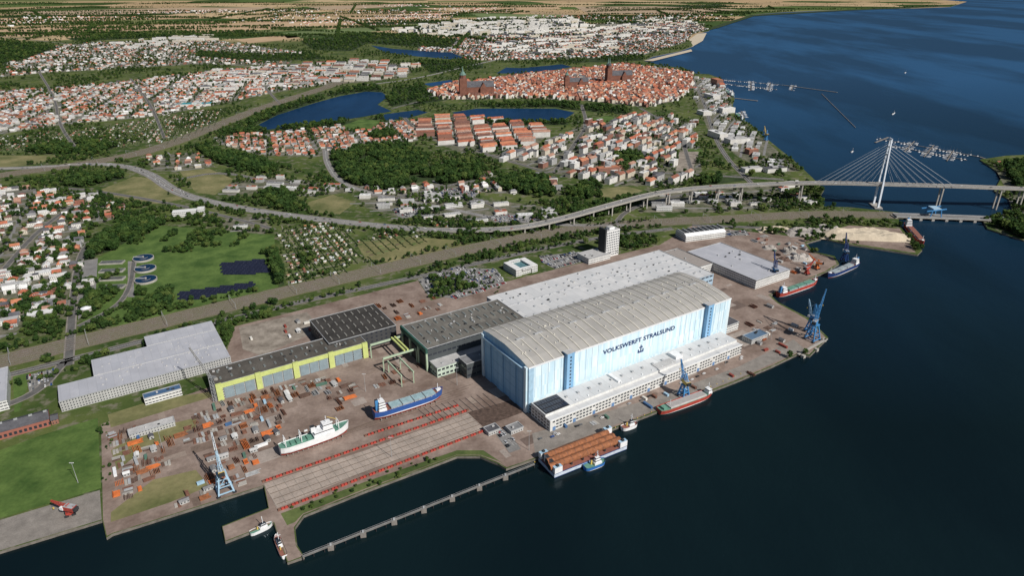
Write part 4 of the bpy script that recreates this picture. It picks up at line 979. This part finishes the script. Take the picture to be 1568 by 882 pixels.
def hut(x,y,a):
    b=MB(); b.gable(x,y,R.uniform(5,9),R.uniform(3.5,5),a,3,1,wallG,R.choice(roofG)); b.build('site_hut')
def plates(x,y,a):
    b=MB(); b.T=Matrix.Translation((x,y,0))@Matrix.Rotation(a,4,'Z')
    for i in range(R.randint(2,5)):
        b.box(R.uniform(-1,1),i*2.6-5,R.uniform(5,9),2.2,.1,R.uniform(.3,1.2),R.uniform(-.05,.05),R.choice((steel,rust2,concd,rust3,conc)))
    b.build('steel_plate_stack')
CP=Poly(IP([(172,665),(330,622),(500,575),(545,592),(530,625),(440,650),(400,690),(390,728),(330,758),(182,806)])); placed=[]
avoid=[(g(345,752),14),(g(330,615),6),(g(262,655),16)]
def place(P,n,kinds,sp=13):
    k=0;tries=0
    while k<n and tries<n*40:
        tries+=1; x=R.uniform(P.x0,P.x1); y=R.uniform(P.y0,P.y1)
        if not P.has(x,y) or any((x-q[0])**2+(y-q[1])**2<sp*sp for q in placed) or any((x-q.x)**2+(y-q.y)**2<r*r for q,r in avoid): continue
        if noise.noise(Vector((x*.022,y*.022,2)))<-.08: continue
        placed.append((x,y)); R.choice(kinds)(x,y,YA+R.choice((0,1.57,1.57))+R.uniform(-.08,.08)); k+=1
place(CP,200,(stack,stack,plates,block,stack,plates,cont,hut),8)
place(Poly(IP([(570,470),(650,450),(690,470),(610,490)])),14,(stack,block,stack,plates))
place(Poly(IP([(380,515),(470,490),(480,505),(400,535)])),8,(plates,cont,hut))
place(Poly(IP([(1125,470),(1180,470),(1225,500),(1190,545),(1150,530)])),16,(cont,stack,hut,plates),12)
place(Poly(IP([(1120,358),(1230,362),(1225,372),(1255,410),(1210,420),(1180,390)])),26,(plates,stack,hut,cont),13)
place(Poly(IP([(560,575),(640,560),(640,590),(570,600)])),7,(stack,block,plates),10)
place(Poly(IP([(1140,570),(1180,560),(1175,566),(1145,578)])),3,(stack,))
place(Poly(IP([(840,660),(1120,565),(1125,575),(850,675)])),10,(plates,cont),10)
patch('scrub',[[(170,690),(215,660),(300,640),(300,655),(220,690),(180,720)],[(235,735),(300,720),(320,745),(260,770),(170,800),(170,785)],[(165,635),(240,612),(325,600),(325,608),(170,655)]],.098,dry,False,False)
# ---------- vehicles ----------
carm=[M('car_white',(.7,.7,.7),.3,.03),M('car_silver',(.4,.41,.43),.3,.03),M('car_black',(.02,.02,.022),.25,.03),M('car_red',(.35,.03,.025),.3,.03),M('car_blue',(.03,.08,.25),.3,.03),M('car_grey',(.14,.145,.15),.3,.03)]
def car_mesh(m):
    b=MB(); b.box(0,0,4.4,1.8,.35,.95,0,m,None,.96,.92); b.box(-.2,0,2.6,1.6,.95,1.45,0,glass,m,.72,.85)
    for x in (-1.35,1.35):
        for y in (-.85,.85): b.tube((x,y-.1,.33),(x,y+.1,.33),.33,dark,8)
    o=b.build('parked_car',center=False); me=o.data; bpy.data.objects.remove(o); return me
CM=[car_mesh(m) for m in carm]
def putcar(x,y,a,z=.2,nm='parked_car'):
    o=bpy.data.objects.new(nm,R.choices(CM,(3,3,3,1,1,2))[0]); SC.collection.objects.link(o); o.location=(x,y,z); o.rotation_euler=(0,0,a)
lots=[[(640,428),(700,410),(760,412),(775,435),(700,458),(655,452)],[(652,287),(738,292),(720,306),(650,300)],[(757,662),(775,657),(798,688),(780,694)],[(825,392),(885,386),(895,400),(850,412),(830,402)],[(40,575),(85,565),(80,590),(45,600)],[(740,330),(850,326),(850,338),(760,340)],[(1095,355),(1140,352),(1150,360),(1100,362)],[(600,320),(650,318),(660,332),(610,332)]]
patch('car_park',lots,.18,asphl)
for l in lots:
    P=Poly(IP(l)); cx=(P.x0+P.x1)/2; cy=(P.y0+P.y1)/2; j=-20; mk=MB()
    while j<20:
        for i in range(-40,40):
            w_=Vector((cx,cy,0))+E1*i*2.7+E2*(j*8.5+(1.3 if j%2 else -1.3))
            if P.has(w_.x,w_.y):
                mk.beam(w_+E1*1.35-E2*2.4+Vector((0,0,.19)),w_+E1*1.35+E2*2.4+Vector((0,0,.19)),.12,mark,.01)
                if R.random()<.62: putcar(w_.x,w_.y,YA+1.5708)
        j+=1
    mk.build('parking_bay_markings')
scatter('car_park_trees',[(p.x,p.y,R.uniform(2.5,4.5)) for p in [g(R.uniform(655,765),R.uniform(415,450)) for _ in range(60)]],(1,1,1,1,0))
rp=smooth(IP(hw))
for i in range(0,len(rp)-1):
    for _ in range(2):
        f=R.random(); p=rp[i].lerp(rp[i+1],f); d=(rp[i+1]-rp[i]).normalized(); k=Vector((-d.y,d.x,0))*R.choice((-7,-3,3,7)); putcar(p.x+k.x,p.y+k.y,math.atan2(d.y,d.x),.3,'moving_car')
for i in range(4,len(pts)-1,3):
    p=pts[i]; d=(pts[i+1]-pts[i]).normalized(); k=Vector((-d.y,d.x,0))*R.choice((-5,-2,2,5)); putcar(p.x+k.x,p.y+k.y,math.atan2(d.y,d.x),p.z+.1,'moving_car')
for _ in range(36):
    a=R.uniform(-20,270); c=W(a,-42-R.uniform(0,6))
    if R.random()<.6: putcar(c.x,c.y,YA)
# ---------- marinas ----------
b=MB(); b.box(0,0,9,2.8,-.3,.9,0,white,offw,1.05,1.05); b.face([(4.5,-1.4,.9),(6.5,0,1),(4.5,1.4,.9)],offw); b.face([(4.5,-1.4,-.3),(6.5,0,1),(4.5,-1.4,.9)],white); b.face([(4.5,1.4,.9),(6.5,0,1),(4.5,1.4,-.3)],white)
b.box(-.5,0,4,1.8,.9,1.6,0,white,None,.8,.8); b.beam((1,0,1),(1,0,12),.12,steel); b.beam((1,0,2.2),(-3.4,0,2.2),.35,navy)
o=b.build('moored_sailboat',center=False); SB=o.data; bpy.data.objects.remove(o)
b=MB()
def pier(p,q,boats=True,w=2.4):
    P,Q=g(*p,-1),g(*q,-1); b.beam(P,Q,w,concd,.8); d=(Q-P).normalized(); k=Vector((-d.y,d.x,0)); n=int((Q-P).length/8)
    for i in range(n):
        if i%3==0: c=P.lerp(Q,i/n); b.beam(c+Vector((0,0,-5)),c+Vector((0,0,1.5)),.5,dark)
        for s in (-1,1):
            if boats and R.random()<.55:
                c=P.lerp(Q,i/n)+k*s*7.5; o=bpy.data.objects.new('moored_sailboat',SB); SC.collection.objects.link(o); o.location=(c.x,c.y,-2.4); o.rotation_euler=(0,0,math.atan2(k.y,k.x)+R.uniform(-.1,.1)); q_=R.uniform(.65,1.0); o.scale=(q_,q_,q_)
pier((1108,122),(1200,130)); pier((1200,130),(1282,141),False,5); pier((1110,128),(1190,137)); pier((1150,124),(1150,138)); pier((1180,126),(1176,139)); pier((1215,130),(1212,138)); pier((1125,150),(1160,154),False,8); pier((1258,143),(1310,195),False,1.2)
pier((1345,212),(1500,240)); pier((1360,222),(1480,245)); pier((1340,218),(1360,210),False,5); pier((1400,216),(1385,232)); pier((1430,222),(1415,240)); pier((1460,230),(1450,246)); pier((1500,240),(1530,250),False,4); pier((1135,170),(1140,180))
b.build('marina_piers')
ship('harbour_ferry',(1128,176),(1140,188),-3,10,5,white,white,deckg,tug); ship('museum_sailing_ship',(1112,140),(1124,150),-3,10,5,white,white,deckg,fish)
b=MB()
for (u,v) in ((1250,535),(1230,545),(1262,520)): c=g(u,v); b.box(c.x,c.y,4,4,-5,1,YA,conc)
b.beam(g(1222,543,.6),g(1266,519,.6),3,conc,.8)
for i in range(30):
    c=W(-38+i*9.5,-67.2); b.cyl(c.x,c.y,.4,.1,1,yel,n=8)
b.build('quay_bollards_and_dolphins')
for (u,v) in ((120,740),(250,690),(560,600),(700,590),(810,690),(1180,520),(400,640),(1110,560),(600,700)):
    c=g(u,v); b=MB(); b.cyl(c.x,c.y,.25,0,22,steel,n=8,r2=.12); b.beam((c.x-1.8,c.y,22),(c.x+1.8,c.y,22),.3,steel)
    for s in (-1.6,-.6,.6,1.6): b.box(c.x+s,c.y,.6,.4,21.5,22,0,white)
    b.build('floodlight_mast')
# ---------- light, camera ----------
sd=Vector((.72,-.69,0)).normalized(); el=math.radians(41)
sv=Vector((sd.x*math.cos(el),sd.y*math.cos(el),math.sin(el)))
sl=bpy.data.lights.new('sun','SUN'); sl.energy=5.0; sl.angle=math.radians(.5); sl.color=(1,.955,.89)
so=bpy.data.objects.new('sun',sl); SC.collection.objects.link(so); so.rotation_euler=(-sv).to_track_quat('-Z','Y').to_euler()
wd_=bpy.data.worlds.new('World'); SC.world=wd_; wd_.use_nodes=True; t=wd_.node_tree
sk=t.nodes.new('ShaderNodeTexSky'); sk.sky_type='NISHITA'; sk.sun_disc=False; sk.sun_elevation=el; sk.sun_rotation=math.atan2(sd.x,sd.y); sk.altitude=400
t.links.new(sk.outputs[0],t.nodes['Background'].inputs[0]); t.nodes['Background'].inputs[1].default_value=.05
cam=bpy.data.cameras.new('camera'); cam.lens=24; cam.sensor_width=36; cam.clip_end=200000; cam.clip_start=1
co=bpy.data.objects.new('camera',cam); SC.collection.objects.link(co); co.location=(0,0,H); co.rotation_euler=(math.pi/2-TH,0,0); SC.camera=co
SC.view_settings.view_transform='Standard'; SC.view_settings.look='None'; SC.view_settings.exposure=0
